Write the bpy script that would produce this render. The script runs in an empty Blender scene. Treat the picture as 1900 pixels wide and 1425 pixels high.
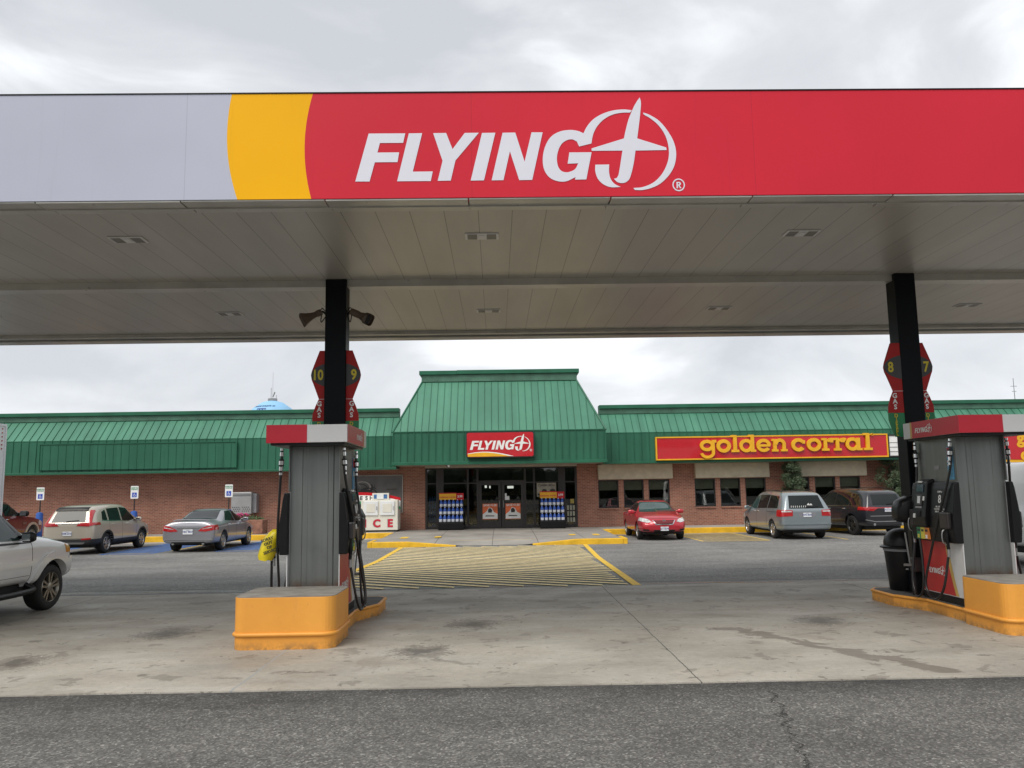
import bpy, bmesh, math, random
from mathutils import Vector, Matrix
from mathutils.geometry import tessellate_polygon
from mathutils.bvhtree import BVHTree
random.seed(7)
R=math.radians; PI=math.pi
S=bpy.context.scene; COL=S.collection
# ---------------- camera, world, sun, exposure ----------------
cam=bpy.data.objects.new('camera',bpy.data.cameras.new('camera')); COL.objects.link(cam); S.camera=cam
cam.data.sensor_width=36; cam.data.lens=1537/1900*36; cam.data.clip_end=2000; cam.data.clip_start=.05
P_,Y_,R_=R(7.25),R(.85),R(.91)
fw=Vector((math.sin(Y_)*math.cos(P_),math.cos(Y_)*math.cos(P_),math.sin(P_)))
r0=Vector((math.cos(Y_),-math.sin(Y_),0)); u0=r0.cross(fw)
rr=r0*math.cos(R_)-u0*math.sin(R_); uu=u0*math.cos(R_)+r0*math.sin(R_)
cam.matrix_world=Matrix(((rr.x,uu.x,-fw.x,0),(rr.y,uu.y,-fw.y,0),(rr.z,uu.z,-fw.z,1.75),(0,0,0,1)))
S.view_settings.view_transform='Standard'; S.view_settings.look='None'; S.view_settings.exposure=0.85; S.view_settings.gamma=1
W=bpy.data.worlds.new("World"); S.world=W; W.use_nodes=True
SUN_EL,SUN_ROT=R(52),R(215)
def setup_world():
    nt=W.node_tree; nt.nodes.clear(); N=nt.nodes.new; L=nt.links.new
    out=N('ShaderNodeOutputWorld'); 
    sky=N('ShaderNodeTexSky'); sky.sky_type='NISHITA'; sky.sun_disc=False; sky.sun_elevation=SUN_EL; sky.sun_rotation=SUN_ROT
    b1=N('ShaderNodeBackground'); b1.inputs[1].default_value=.08; L(sky.outputs[0],b1.inputs[0])
    tc=N('ShaderNodeTexCoord'); mp=N('ShaderNodeMapping'); mp.inputs['Scale'].default_value=(1,1,2.6); L(tc.outputs['Generated'],mp.inputs[0])
    n=N('ShaderNodeTexNoise'); n.inputs['Scale'].default_value=3.4; n.inputs['Detail'].default_value=8; n.inputs['Roughness'].default_value=.52; n.inputs['Distortion'].default_value=.5; L(mp.outputs[0],n.inputs[0])
    cr=N('ShaderNodeValToRGB'); e=cr.color_ramp; e.elements[0].position=.36; e.elements[0].color=(.385,.40,.425,1); e.elements[1].position=.64; e.elements[1].color=(.60,.61,.625,1)
    m=e.elements.new(.52); m.color=(.47,.485,.505,1)
    L(n.outputs[0],cr.inputs[0])
    # brighter toward the horizon, as under thin cloud
    sx=N('ShaderNodeSeparateXYZ'); L(tc.outputs['Generated'],sx.inputs[0])
    mr=N('ShaderNodeMapRange'); mr.inputs[1].default_value=0; mr.inputs[2].default_value=.45; mr.inputs[3].default_value=1.03; mr.inputs[4].default_value=.94; L(sx.outputs[2],mr.inputs[0])
    b2=N('ShaderNodeBackground'); L(cr.outputs[0],b2.inputs[0]); L(mr.outputs[0],b2.inputs[1])
    mx=N('ShaderNodeMixShader'); mx.inputs[0].default_value=.96; L(b1.outputs[0],mx.inputs[1]); L(b2.outputs[0],mx.inputs[2]); L(mx.outputs[0],out.inputs[0])
setup_world()
sd=bpy.data.lights.new('sun','SUN'); sd.energy=1.5; sd.angle=R(38); sd.color=(1,.95,.87)
sun=bpy.data.objects.new('sun',sd); COL.objects.link(sun)
d=Vector((math.sin(SUN_ROT)*math.cos(SUN_EL),math.cos(SUN_ROT)*math.cos(SUN_EL),math.sin(SUN_EL)))
sun.rotation_euler=d.to_track_quat('Z','Y').to_euler()

# ---------------- materials ----------------
class NT:
    def __init__(s,name):
        s.m=bpy.data.materials.new(name); s.m.use_nodes=True; s.t=s.m.node_tree; s.t.nodes.clear()
        s.out=s.N('ShaderNodeOutputMaterial'); s.b=s.N('ShaderNodeBsdfPrincipled'); s.L(s.b.outputs[0],s.out.inputs[0])
        s.tc=s.N('ShaderNodeTexCoord'); s.obj=s.tc.outputs['Object']
    def N(s,t): return s.t.nodes.new(t)
    def L(s,a,b): s.t.links.new(a,b)
    def noise(s,sc,det=4,ro=.55,vec=None,scale3=None,dist=0):
        n=s.N('ShaderNodeTexNoise'); n.inputs['Scale'].default_value=sc; n.inputs['Detail'].default_value=det; n.inputs['Roughness'].default_value=ro; n.inputs['Distortion'].default_value=dist
        v=vec or s.obj
        if scale3:
            mp=s.N('ShaderNodeMapping'); mp.inputs['Scale'].default_value=scale3; s.L(v,mp.inputs[0]); v=mp.outputs[0]
        s.L(v,n.inputs['Vector']); return n.outputs[0]
    def ramp(s,fac,*els):
        c=s.N('ShaderNodeValToRGB'); e=c.color_ramp; e.elements[0].position=els[0][0]; e.elements[0].color=col(els[0][1]); e.elements[1].position=els[-1][0]; e.elements[1].color=col(els[-1][1])
        for p,q in els[1:-1]: k=e.elements.new(p); k.color=col(q)
        s.L(fac,c.inputs[0]); return c.outputs[0]
    def mix(s,fac,a,b,mode='MIX'):
        x=s.N('ShaderNodeMix'); x.data_type='RGBA'; x.blend_type=mode
        for i,v in ((0,fac),(6,a),(7,b)):
            if isinstance(v,(int,float)): x.inputs[i].default_value=v if i==0 else col(v)
            elif isinstance(v,tuple): x.inputs[i].default_value=col(v)
            else: s.L(v,x.inputs[i])
        return x.outputs[2]
    def math(s,op,a,b=None,c=None):
        x=s.N('ShaderNodeMath'); x.operation=op
        for i,v in enumerate((a,b,c)):
            if v is None: continue
            if isinstance(v,(int,float)): x.inputs[i].default_value=v
            else: s.L(v,x.inputs[i])
        return x.outputs[0]
    def sep(s,v=None):
        x=s.N('ShaderNodeSeparateXYZ'); s.L(v or s.obj,x.inputs[0]); return x.outputs
    def bump(s,h,st=.3,dist=.01):
        b=s.N('ShaderNodeBump'); b.inputs['Strength'].default_value=st; b.inputs['Distance'].default_value=dist; s.L(h,b.inputs['Height']); s.L(b.outputs[0],s.b.inputs['Normal'])
    def base(s,c):
        if isinstance(c,tuple): s.b.inputs['Base Color'].default_value=col(c)
        else: s.L(c,s.b.inputs['Base Color'])
    def rough(s,r):
        if isinstance(r,(int,float)): s.b.inputs['Roughness'].default_value=r
        else: s.L(r,s.b.inputs['Roughness'])
def col(c):
    if isinstance(c,(int,float)): return (c,c,c,1)
    return tuple(c[:3])+(1,)
def mul(c,k): return tuple(x*k for x in c)
MATS={}
def mat(name,c,rough=.5,metal=0,var=.12,vs=2.5,bump=0,bs=60,coat=0,emit=0,spec=.5):
    if name in MATS: return MATS[name]
    n=NT(name)
    f=n.noise(vs,5,.6)
    n.base(n.ramp(f,(.3,mul(c,1-var)),(.7,tuple(min(1,x*(1+var)) for x in c))))
    n.rough(n.math('ADD',n.math('MULTIPLY',n.noise(vs*3,3),.12),rough-.06))
    n.b.inputs['Metallic'].default_value=metal; n.b.inputs['Specular IOR Level'].default_value=spec
    if coat: n.b.inputs['Coat Weight'].default_value=coat; n.b.inputs['Coat Roughness'].default_value=.04
    if bump: n.bump(n.noise(bs,3),bump,.005)
    if emit: n.b.inputs['Emission Color'].default_value=col(c); n.b.inputs['Emission Strength'].default_value=emit
    MATS[name]=n.m; return n.m
def paint(name,c,met=.3,dirt=.0):
    n=NT(name); z=n.sep()[2]
    b=n.mix(n.ramp(n.noise(1.5,4),(.3,0),(.8,.12)),c,mul(c,.8))
    if dirt:   # road film that sits on the sills
        f=n.math('MULTIPLY',n.math('MULTIPLY',n.ramp(z,(.25,1),(.75,0)),n.ramp(n.noise(4,5),(.3,.4),(.7,1))),dirt)
        b=n.mix(f,b,(.16,.14,.11))
    n.base(b); n.rough(.32); n.b.inputs['Metallic'].default_value=met; n.b.inputs['Coat Weight'].default_value=1; n.b.inputs['Coat Roughness'].default_value=.03
    MATS[name]=n.m; return n.m
def asphalt(name,c,near):
    n=NT(name); v=n.N('ShaderNodeTexVoronoi'); v.inputs['Scale'].default_value=62 if near else 60; n.L(n.obj,v.inputs['Vector'])
    sp=n.ramp(v.outputs['Color'],(.0,.5),(.55,.92),(.8,1.45),(.97,2.6)) 
    big=n.ramp(n.noise(.35,6,.6,scale3=(1,1.8,1)),(.3,.72),(.7,1.22))
    mid=n.ramp(n.noise(7,5,.7),(.25,.8),(.75,1.2))
    b=n.mix(1,sp,big,'MULTIPLY'); b=n.mix(1,b,mid,'MULTIPLY'); b=n.mix(1,b,c,'MULTIPLY')
    y=n.sep()[1]; x=n.sep()[0]
    if near: # darker toward the pad edge, and crack
        e=n.math('ADD',y,n.math('MULTIPLY',n.noise(1.2,5),1.0))
        f=n.ramp(n.math('SUBTRACT',e,7.55),(.0,0),(.75,.6)); b=n.mix(f,b,(.014,.014,.015))
        cx=n.math('ADD',x,n.math('MULTIPLY',n.math('SUBTRACT',n.noise(3.5,8,.75),.5),.55))
        dd=n.math('ABSOLUTE',n.math('SUBTRACT',cx,n.math('ADD',2.30,n.math('MULTIPLY',n.math('SUBTRACT',7.4,y),-.20))))
        ok=n.math('MULTIPLY',n.math('LESS_THAN',dd,.011),n.math('LESS_THAN',y,7.4)); b=n.mix(n.math('MULTIPLY',ok,.85),b,(.008,.008,.008))
    else:   # cracks along the lane, damp gutter beside the pad
        dd=n.math('ABSOLUTE',n.math('SUBTRACT',n.math('ADD',y,n.math('MULTIPLY',n.noise(.5,7,.7),1.2)),19.6)); b=n.mix(n.math('MULTIPLY',n.math('LESS_THAN',dd,.02),.6),b,(.02,.02,.02))
        g=n.math('ABSOLUTE',n.math('SUBTRACT',n.math('ADD',y,n.math('MULTIPLY',n.noise(.6,4),.9)),16.1))
        f=n.ramp(g,(.12,.8),(.6,0)); b=n.mix(n.math('MULTIPLY',f,.55),b,(.03,.03,.032))
        n.rough(n.ramp(g,(.05,.22),(.35,.85)))
    n.base(b); 
    if near: n.rough(.88)
    n.bump(v.outputs['Distance'],.35 if near else .2,.006); n.b.inputs['Specular IOR Level'].default_value=.35
    MATS[name]=n.m; return n.m
def concrete_pad():
    n=NT('pad_concrete'); x,y,_=n.sep()
    b=n.ramp(n.noise(.9,7,.62,scale3=(1,1.6,1)),(.25,(.32,.29,.25)),(.5,(.42,.39,.335)),(.75,(.50,.47,.42)))
    b=n.mix(1,b,n.ramp(n.noise(14,6,.7),(.2,.80),(.8,1.15)),'MULTIPLY'); b=n.mix(1,b,n.ramp(n.noise(90,3,.7),(.25,.82),(.75,1.16)),'MULTIPLY')
    # patchy traffic film, then a darker tone toward the lane side
    tr=n.math('MULTIPLY',n.ramp(n.noise(.55,5,.6,scale3=(.8,1.1,1)),(.42,0),(.6,1)),n.ramp(y,(.0,1),(1,1)))
    b=n.mix(n.math('MULTIPLY',tr,.28),b,(.11,.10,.085))
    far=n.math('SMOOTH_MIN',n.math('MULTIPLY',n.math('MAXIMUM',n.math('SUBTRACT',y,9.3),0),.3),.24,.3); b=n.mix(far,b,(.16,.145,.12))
    # oil drips and spills with ragged edges
    for sc,lo,amt,c2,s3 in ((2.1,.60,.5,(.15,.13,.11),(1,1.0,1)),(5,.635,.6,(.10,.088,.075),(1,1.0,1)),(1.1,.60,.34,(.24,.205,.165),(1,1,1)),(13,.66,.6,(.08,.07,.06),(1,1,1)),(34,.68,.5,(.08,.07,.06),(1,1,1))):
        f=n.ramp(n.noise(sc,6,.6,scale3=s3,dist=.5),(lo,0),(lo+.025,amt)); b=n.mix(f,b,c2)
    f=n.ramp(n.noise(3.7,5,.7,scale3=(1.3,.7,1),dist=1.2),(.69,0),(.70,.6)); b=n.mix(f,b,(.58,.58,.57))
    for x0,y0 in ((-4.3,10.9),(-.4,11.2),(4.1,11.0),(-.9,9.4),(-5.2,9.2)):
        dx=n.math('SUBTRACT',x,x0); dy=n.math('MULTIPLY',n.math('SUBTRACT',y,y0),.8)
        dd=n.math('ADD',n.math('SQRT',n.math('ADD',n.math('MULTIPLY',dx,dx),n.math('MULTIPLY',dy,dy))),n.math('MULTIPLY',n.noise(5,6,.75),.9))
        b=n.mix(n.ramp(dd,(.55,.6),(.62,0)),b,(.06,.053,.045))
        b=n.mix(n.ramp(n.math('SUBTRACT',dd,n.math('MULTIPLY',n.noise(22,3),.6)),(.42,.5),(.5,0)),b,(.07,.06,.05))
    # long spill in front of the right island
    q=n.math('ADD',x,n.math('MULTIPLY',n.noise(1.7,6,.65,dist=.6),1.5)); line=n.math('ABSOLUTE',n.math('SUBTRACT',q,n.math('ADD',4.1,n.math('MULTIPLY',n.math('SUBTRACT',9.5,y),.55))))
    win=n.math('MULTIPLY',n.math('LESS_THAN',y,10.6),n.math('GREATER_THAN',y,7.9))
    b=n.mix(n.math('MULTIPLY',n.ramp(line,(.13,.62),(.2,0)),win),b,(.1,.078,.058))
    # saw-cut joints
    for x0,wd,c2 in ((-2.44,.012,(.30,.32,.33)),(1.78,.006,(.02,.02,.02)),(6.1,.008,(.04,.04,.04)),(-7.0,.006,(.04,.04,.04))):
        wob=n.math('MULTIPLY',n.math('SUBTRACT',n.noise(2.2,6,.7),.5),.05)
        f=n.math('LESS_THAN',n.math('ABSOLUTE',n.math('ADD',n.math('SUBTRACT',x,x0),wob)),wd); b=n.mix(n.math('MULTIPLY',f,.85),b,c2)
    f=n.math('LESS_THAN',n.math('ABSOLUTE',n.math('SUBTRACT',y,11.45)),.005); b=n.mix(n.math('MULTIPLY',f,.35),b,(.05,.05,.05))
    n.base(b); n.rough(n.ramp(n.noise(.7,5,.6,scale3=(1,2.5,1)),(.4,.8),(.72,.42))); n.bump(n.noise(40,5,.7),.12,.004)
    MATS['pad']=n.m; return n.m
def brick():
    n=NT('red_brick'); x,y,z=n.sep()
    cx=n.N('ShaderNodeCombineXYZ'); n.L(n.math('ADD',x,y),cx.inputs[0]); n.L(z,cx.inputs[1])
    br=n.N('ShaderNodeTexBrick'); n.L(cx.outputs[0],br.inputs['Vector']); br.inputs['Scale'].default_value=1
    br.inputs['Brick Width'].default_value=.215; br.inputs['Row Height'].default_value=.068; br.inputs['Mortar Size'].default_value=.010; br.inputs['Mortar Smooth'].default_value=.2
    br.inputs['Color1'].default_value=(.36,.14,.09,1); br.inputs['Color2'].default_value=(.24,.088,.058,1); br.inputs['Mortar'].default_value=(.36,.25,.19,1)
    b=n.mix(1,br.outputs['Color'],n.ramp(n.noise(.8,5),(.3,.85),(.7,1.15)),'MULTIPLY')
    n.base(b); n.rough(.85); n.bump(br.outputs['Fac'],-.4,.006); MATS['brick']=n.m; return n.m
def glass(name,tint,refl=.10,alpha=.75):
    n=NT(name); g=n.N('ShaderNodeBsdfGlossy'); g.inputs['Roughness'].default_value=.01; g.inputs[0].default_value=(1,1,1,1)
    t=n.N('ShaderNodeBsdfTransparent'); t.inputs[0].default_value=col(tint)
    fr=n.N('ShaderNodeFresnel'); fr.inputs[0].default_value=1.5
    m=n.N('ShaderNodeMixShader'); n.L(n.math('MULTIPLY',fr.outputs[0],refl),m.inputs[0]); n.L(t.outputs[0],m.inputs[1]); n.L(g.outputs[0],m.inputs[2]); n.L(m.outputs[0],n.out.inputs[0]); MATS[name]=n.m; return n.m
def stainless():
    n=NT('brushed_stainless'); z=n.sep()[2]
    f=n.noise(2,4,.5,scale3=(6,6,.3)); b=n.ramp(f,(.3,(.19,.20,.19)),(.7,(.235,.245,.235)))
    rust=n.math('MULTIPLY',n.ramp(z,(.40,1),(.52,0)),n.ramp(n.noise(6,6,.7),(.4,.2),(.62,1)))
    b=n.mix(n.math('MULTIPLY',rust,.75),b,(.17,.075,.03)); n.base(b); n.b.inputs['Metallic'].default_value=.85
    n.rough(n.ramp(n.noise(3,5),(.3,.34),(.7,.5))); MATS['stainless']=n.m; return n.m
def leafmat(name,c):
    n=NT(name); n.base(n.ramp(n.noise(6,4),(.3,mul(c,.6)),(.7,mul(c,1.4)))); n.rough(.6); MATS[name]=n.m; return n.m
M=MATS
asphalt('near_asphalt',(.135,.132,.124),True); asphalt('lot_asphalt',(.185,.182,.175),False); concrete_pad(); brick(); stainless()
mat('walk_concrete',(.33,.31,.28),.85,var=.2,vs=.8,bump=.2); mat('curb_yellow',(.72,.42,.015),.6,var=.18,vs=3,bump=.3,bs=30)

def island_paint():
    n=NT('island_orange'); z=n.sep()[2]
    b=n.ramp(n.noise(1.6,5),(.3,(.70,.30,.042)),(.7,(.80,.36,.055)))
    b=n.mix(n.ramp(n.noise(11,6,.75,scale3=(1,1,.45)),(.66,0),(.72,.5)),b,(.30,.15,.06))
    foot=n.math('MULTIPLY',n.ramp(z,(.0,1),(.10,0)),n.ramp(n.noise(9,6,.7),(.38,0),(.6,.75))); b=n.mix(foot,b,(.12,.09,.06))
    b=n.mix(n.ramp(n.noise(30,4,.7),(.70,0),(.73,.7)),b,(.16,.13,.10))
    b=n.mix(n.ramp(n.noise(3,6,.7,scale3=(3,3,.5)),(.62,0),(.8,.3)),b,(.25,.16,.09))
    n.base(b); n.rough(.5); n.bump(n.noise(12,5,.7),.35,.01); MATS['island_orange']=n.m
island_paint()
def sheet_metal(name,c,pitch,off,spec=.3,rough=.43):
    n=NT(name); x,y,z=n.sep(); w=n.N('ShaderNodeTexWhiteNoise'); w.noise_dimensions='1D'; n.L(n.math('FLOOR',n.math('DIVIDE',n.math('SUBTRACT',x,off),pitch)),w.inputs['W'])
    v=n.math('MULTIPLY_ADD',w.outputs[0],.16,.92); g=n.N('ShaderNodeCombineColor'); [n.L(v,g.inputs[i]) for i in range(3)]
    b=n.mix(1,n.ramp(n.noise(.5,5,.6),(.3,mul(c,.86)),(.7,mul(c,1.12))),g.outputs[0],'MULTIPLY')
    st=n.ramp(n.noise(5,5,.7,scale3=(2.5,1,.18)),(.56,0),(.75,.3)); b=n.mix(st,b,mul(c,.55)); b=n.mix(n.ramp(n.noise(16,4,.7),(.72,0),(.76,.35)),b,(.45,.5,.45))
    n.base(b); n.rough(rough); n.b.inputs['Specular IOR Level'].default_value=spec; n.bump(n.noise(1.6,3),.25,.02); MATS[name]=n.m
sheet_metal('roof_green',(.026,.125,.075),.34,.05); sheet_metal('roof_green_skylit',(.07,.21,.14),.34,.05)  # slopes use a paler copy of the green, sky light painted into it
def fascia(name,c,spec=.18):
    n=NT(name); x,y,z=n.sep(); f=n.math('FRACT',n.math('DIVIDE',n.math('ADD',x,40.0-1.2-.03),3.04)); j=n.math('LESS_THAN',f,.0022)
    b=n.ramp(n.noise(.35,4),(.3,mul(c,.92)),(.7,mul(c,1.06))); b=n.mix(n.math('MULTIPLY',j,.22),b,(.02,.02,.02))
    st=n.ramp(n.noise(4,5,.7,scale3=(3,1,.12)),(.60,0),(.8,.14)); b=n.mix(st,b,mul(c,.5)); b=n.mix(n.ramp(n.noise(7,5,.8),(.76,0),(.77,.45)),b,(.5,.45,.42))
    n.base(b); n.rough(.4); n.b.inputs['Specular IOR Level'].default_value=spec; n.bump(n.noise(.8,2,scale3=(1,1,.4)),.3,.02); MATS[name]=n.m
fascia('fascia_white',(.49,.51,.61)); fascia('fascia_yellow',(.92,.46,.006),.12); fascia('fascia_red',(.62,.024,.045))
mat('island_top',(.26,.245,.22),.85,var=.25,vs=5)
mat('dirty_top',(.10,.095,.09),.8,var=.4,vs=4)
mat('trim_green',(.022,.12,.068),.4,var=.2,vs=1,spec=.3)
mat('roof_grey_green',(.06,.15,.10),.5,var=.3,vs=2)
mat('soffit_beige',(.42,.37,.29),.7); mat('panel_beige',(.52,.46,.34),.8,var=.12,vs=3,bump=.2)

mat('logo_white',(.72,.72,.80),.4,var=.02); mat('black_paint',(.003,.004,.006),.45,var=.2,spec=.15); mat('black_plastic',(.006,.006,.007),.38,var=.25,vs=8,spec=.3)
mat('dark_frame',(.028,.024,.024),.4,var=.15); mat('rubber',(.012,.012,.012),.7,var=.3,vs=6); mat('hose_rubber',(.010,.010,.010),.3)
mat('chrome',(.75,.75,.75),.15,metal=1,var=.03); mat('steel_grey',(.35,.35,.35),.4,metal=.8,var=.1)
mat('sign_red',(.50,.008,.016),.25,var=.06,coat=.4); mat('sign_yellow',(.80,.42,.012),.45,var=.08,vs=4); mat('sign_white',(.8,.8,.78),.4,var=.05)
mat('fin_red',(.40,.022,.02),.45,var=.12,spec=.2); mat('fin_dark',(.05,.05,.052),.5); mat('fin_yellow',(.62,.50,.03),.5); mat('fin_green',(.015,.20,.075),.5)
mat('blue_paint',(.03,.11,.42),.6,var=.2,vs=4); mat('blue_sign',(.01,.06,.45),.4); mat('lot_yellow',(.62,.44,.12),.75,var=.35,vs=6); mat('crosswalk_yellow',(.74,.60,.30),.8,var=.25,vs=5)
mat('line_yellow_strong',(.72,.46,.04),.7,var=.2,vs=5); mat('blue_hatch',(.05,.15,.42),.75,var=.3,vs=5); mat('white_line',(.6,.6,.58),.7)
mat('ice_cream_paint',(.72,.70,.62),.45,var=.05); mat('ice_door',(.75,.77,.78),.3,var=.05); mat('metal_cabinet',(.42,.42,.42),.4,metal=.4,var=.1); mat('hole_black',(.01,.01,.01),.8)
mat('text_black',(.015,.015,.015),.6); mat('text_white',(.75,.75,.73),.5,var=.02); mat('text_red',(.55,.02,.05),.4); mat('poster_orange',(.75,.16,.05),.5,var=.3,vs=3); mat('poster_grey',(.38,.35,.28),.5,var=.3,vs=6)
mat('bottle_blue',(.04,.12,.5),.25,var=.1); mat('bottle_white',(.75,.78,.85),.3,var=.05); mat('bag_yellow',(.85,.68,.02),.35,var=.12,vs=9,bump=.8,bs=14)
mat('tower_blue',(.26,.50,.74),.6,var=.05,vs=.1); mat('tower_text',(.01,.05,.25),.5); mat('planter_brick',(.27,.13,.09),.9,var=.4,vs=6,bump=.8,bs=12); mat('flower_pink',(.6,.06,.22),.6)
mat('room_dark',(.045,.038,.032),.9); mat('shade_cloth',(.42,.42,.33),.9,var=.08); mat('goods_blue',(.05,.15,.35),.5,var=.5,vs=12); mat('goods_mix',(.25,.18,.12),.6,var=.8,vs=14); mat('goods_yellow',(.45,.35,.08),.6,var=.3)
mat('mural_grey',(.13,.125,.12),.4,var=.3,vs=1.2); mat('mural_dark',(.035,.033,.03),.4); mat('mural_pale',(.34,.32,.29),.4); mat('horn_tan',(.09,.06,.04),.55,var=.2,vs=10)
mat('glass_auto',(.010,.013,.013),.03,var=.1,spec=.38); mat('glass_teal',(.035,.065,.062),.03,var=.3,vs=2); mat('tail_red',(.42,.008,.012),.12,var=.15,coat=1); mat('lamp_clear',(.50,.51,.50),.12,var=.5,vs=14,coat=1); mat('lamp_amber',(.8,.36,.05),.12,coat=1)
mat('plate_white',(.7,.72,.75),.4); mat('plate_text',(.06,.08,.25),.5); mat('rim_silver',(.48,.48,.48),.3,metal=.9,var=.1); mat('rim_bronze',(.34,.31,.26),.35,metal=.85,var=.15,vs=8); mat('rim_black',(.02,.02,.02),.3); mat('cladding',(.022,.022,.024),.55)
mat('map_blue',(.09,.33,.55),.5,var=.3,vs=8); mat('cube_grey',(.25,.25,.26),.5); mat('paper_white',(.8,.8,.78),.6); mat('screen_dark',(.05,.08,.10),.1); mat('sticker_green',(.04,.28,.12),.5); mat('sticker_yellow',(.7,.6,.08),.5); mat('sticker_orange',(.65,.22,.05),.5); mat('gold_stripe',(.55,.36,.10),.45); mat('nozzle_green',(.005,.14,.07),.35); mat('pump_red',(.50,.03,.03),.35,var=.08)
mat('valance_red',(.50,.012,.03),.32,var=.06); mat('valance_white',(.62,.62,.62),.35,var=.04); mat('truck_white',(.66,.67,.68),.35,var=.05,coat=.4); mat('bark',(.06,.045,.035),.9); mat('orange_lens',(.8,.2,.02),.2)
leafmat('leaf_dark',(.065,.10,.05)); leafmat('leaf_mid',(.07,.12,.045)); leafmat('twig',(.16,.12,.08)); leafmat('tree_far',(.03,.05,.02))
paint('paint_beige',(.50,.45,.37),.3); paint('paint_silver',(.33,.33,.36),.6); paint('paint_red',(.46,.014,.03),.25); paint('paint_maroon',(.14,.010,.014),.3); paint('paint_greyblue',(.27,.31,.33),.55); paint('paint_charcoal',(.012,.012,.017),.2); paint('paint_white',(.86,.86,.85),.0,.2)
glass('store_glass',(.72,.74,.72),1.2)
# canopy soffit: satin panels with joints across the decking
def soffit():
    n=NT('canopy_soffit'); x,y,z=n.sep()
    fx=n.math('FRACT',n.math('DIVIDE',n.math('ADD',x,40.07),.39))
    j=n.math('LESS_THAN',fx,.022)
    b=n.ramp(n.noise(.8,4,scale3=(2.5,.4,1)),(.3,(.40,.385,.345)),(.7,(.48,.46,.415)))
    b=n.mix(n.math('MULTIPLY',j,.7),b,(.06,.055,.045)); n.base(b); n.rough(.36); n.b.inputs['Metallic'].default_value=.25; MATS['soffit']=n.m
soffit()
mat('canopy_trim',(.46,.45,.41),.3,metal=.2,var=.15,vs=2); mat('canopy_trim_dark',(.27,.26,.23),.35,metal=.3,var=.2,vs=3); mat('lens_grey',(.45,.45,.42),.3)

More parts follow.
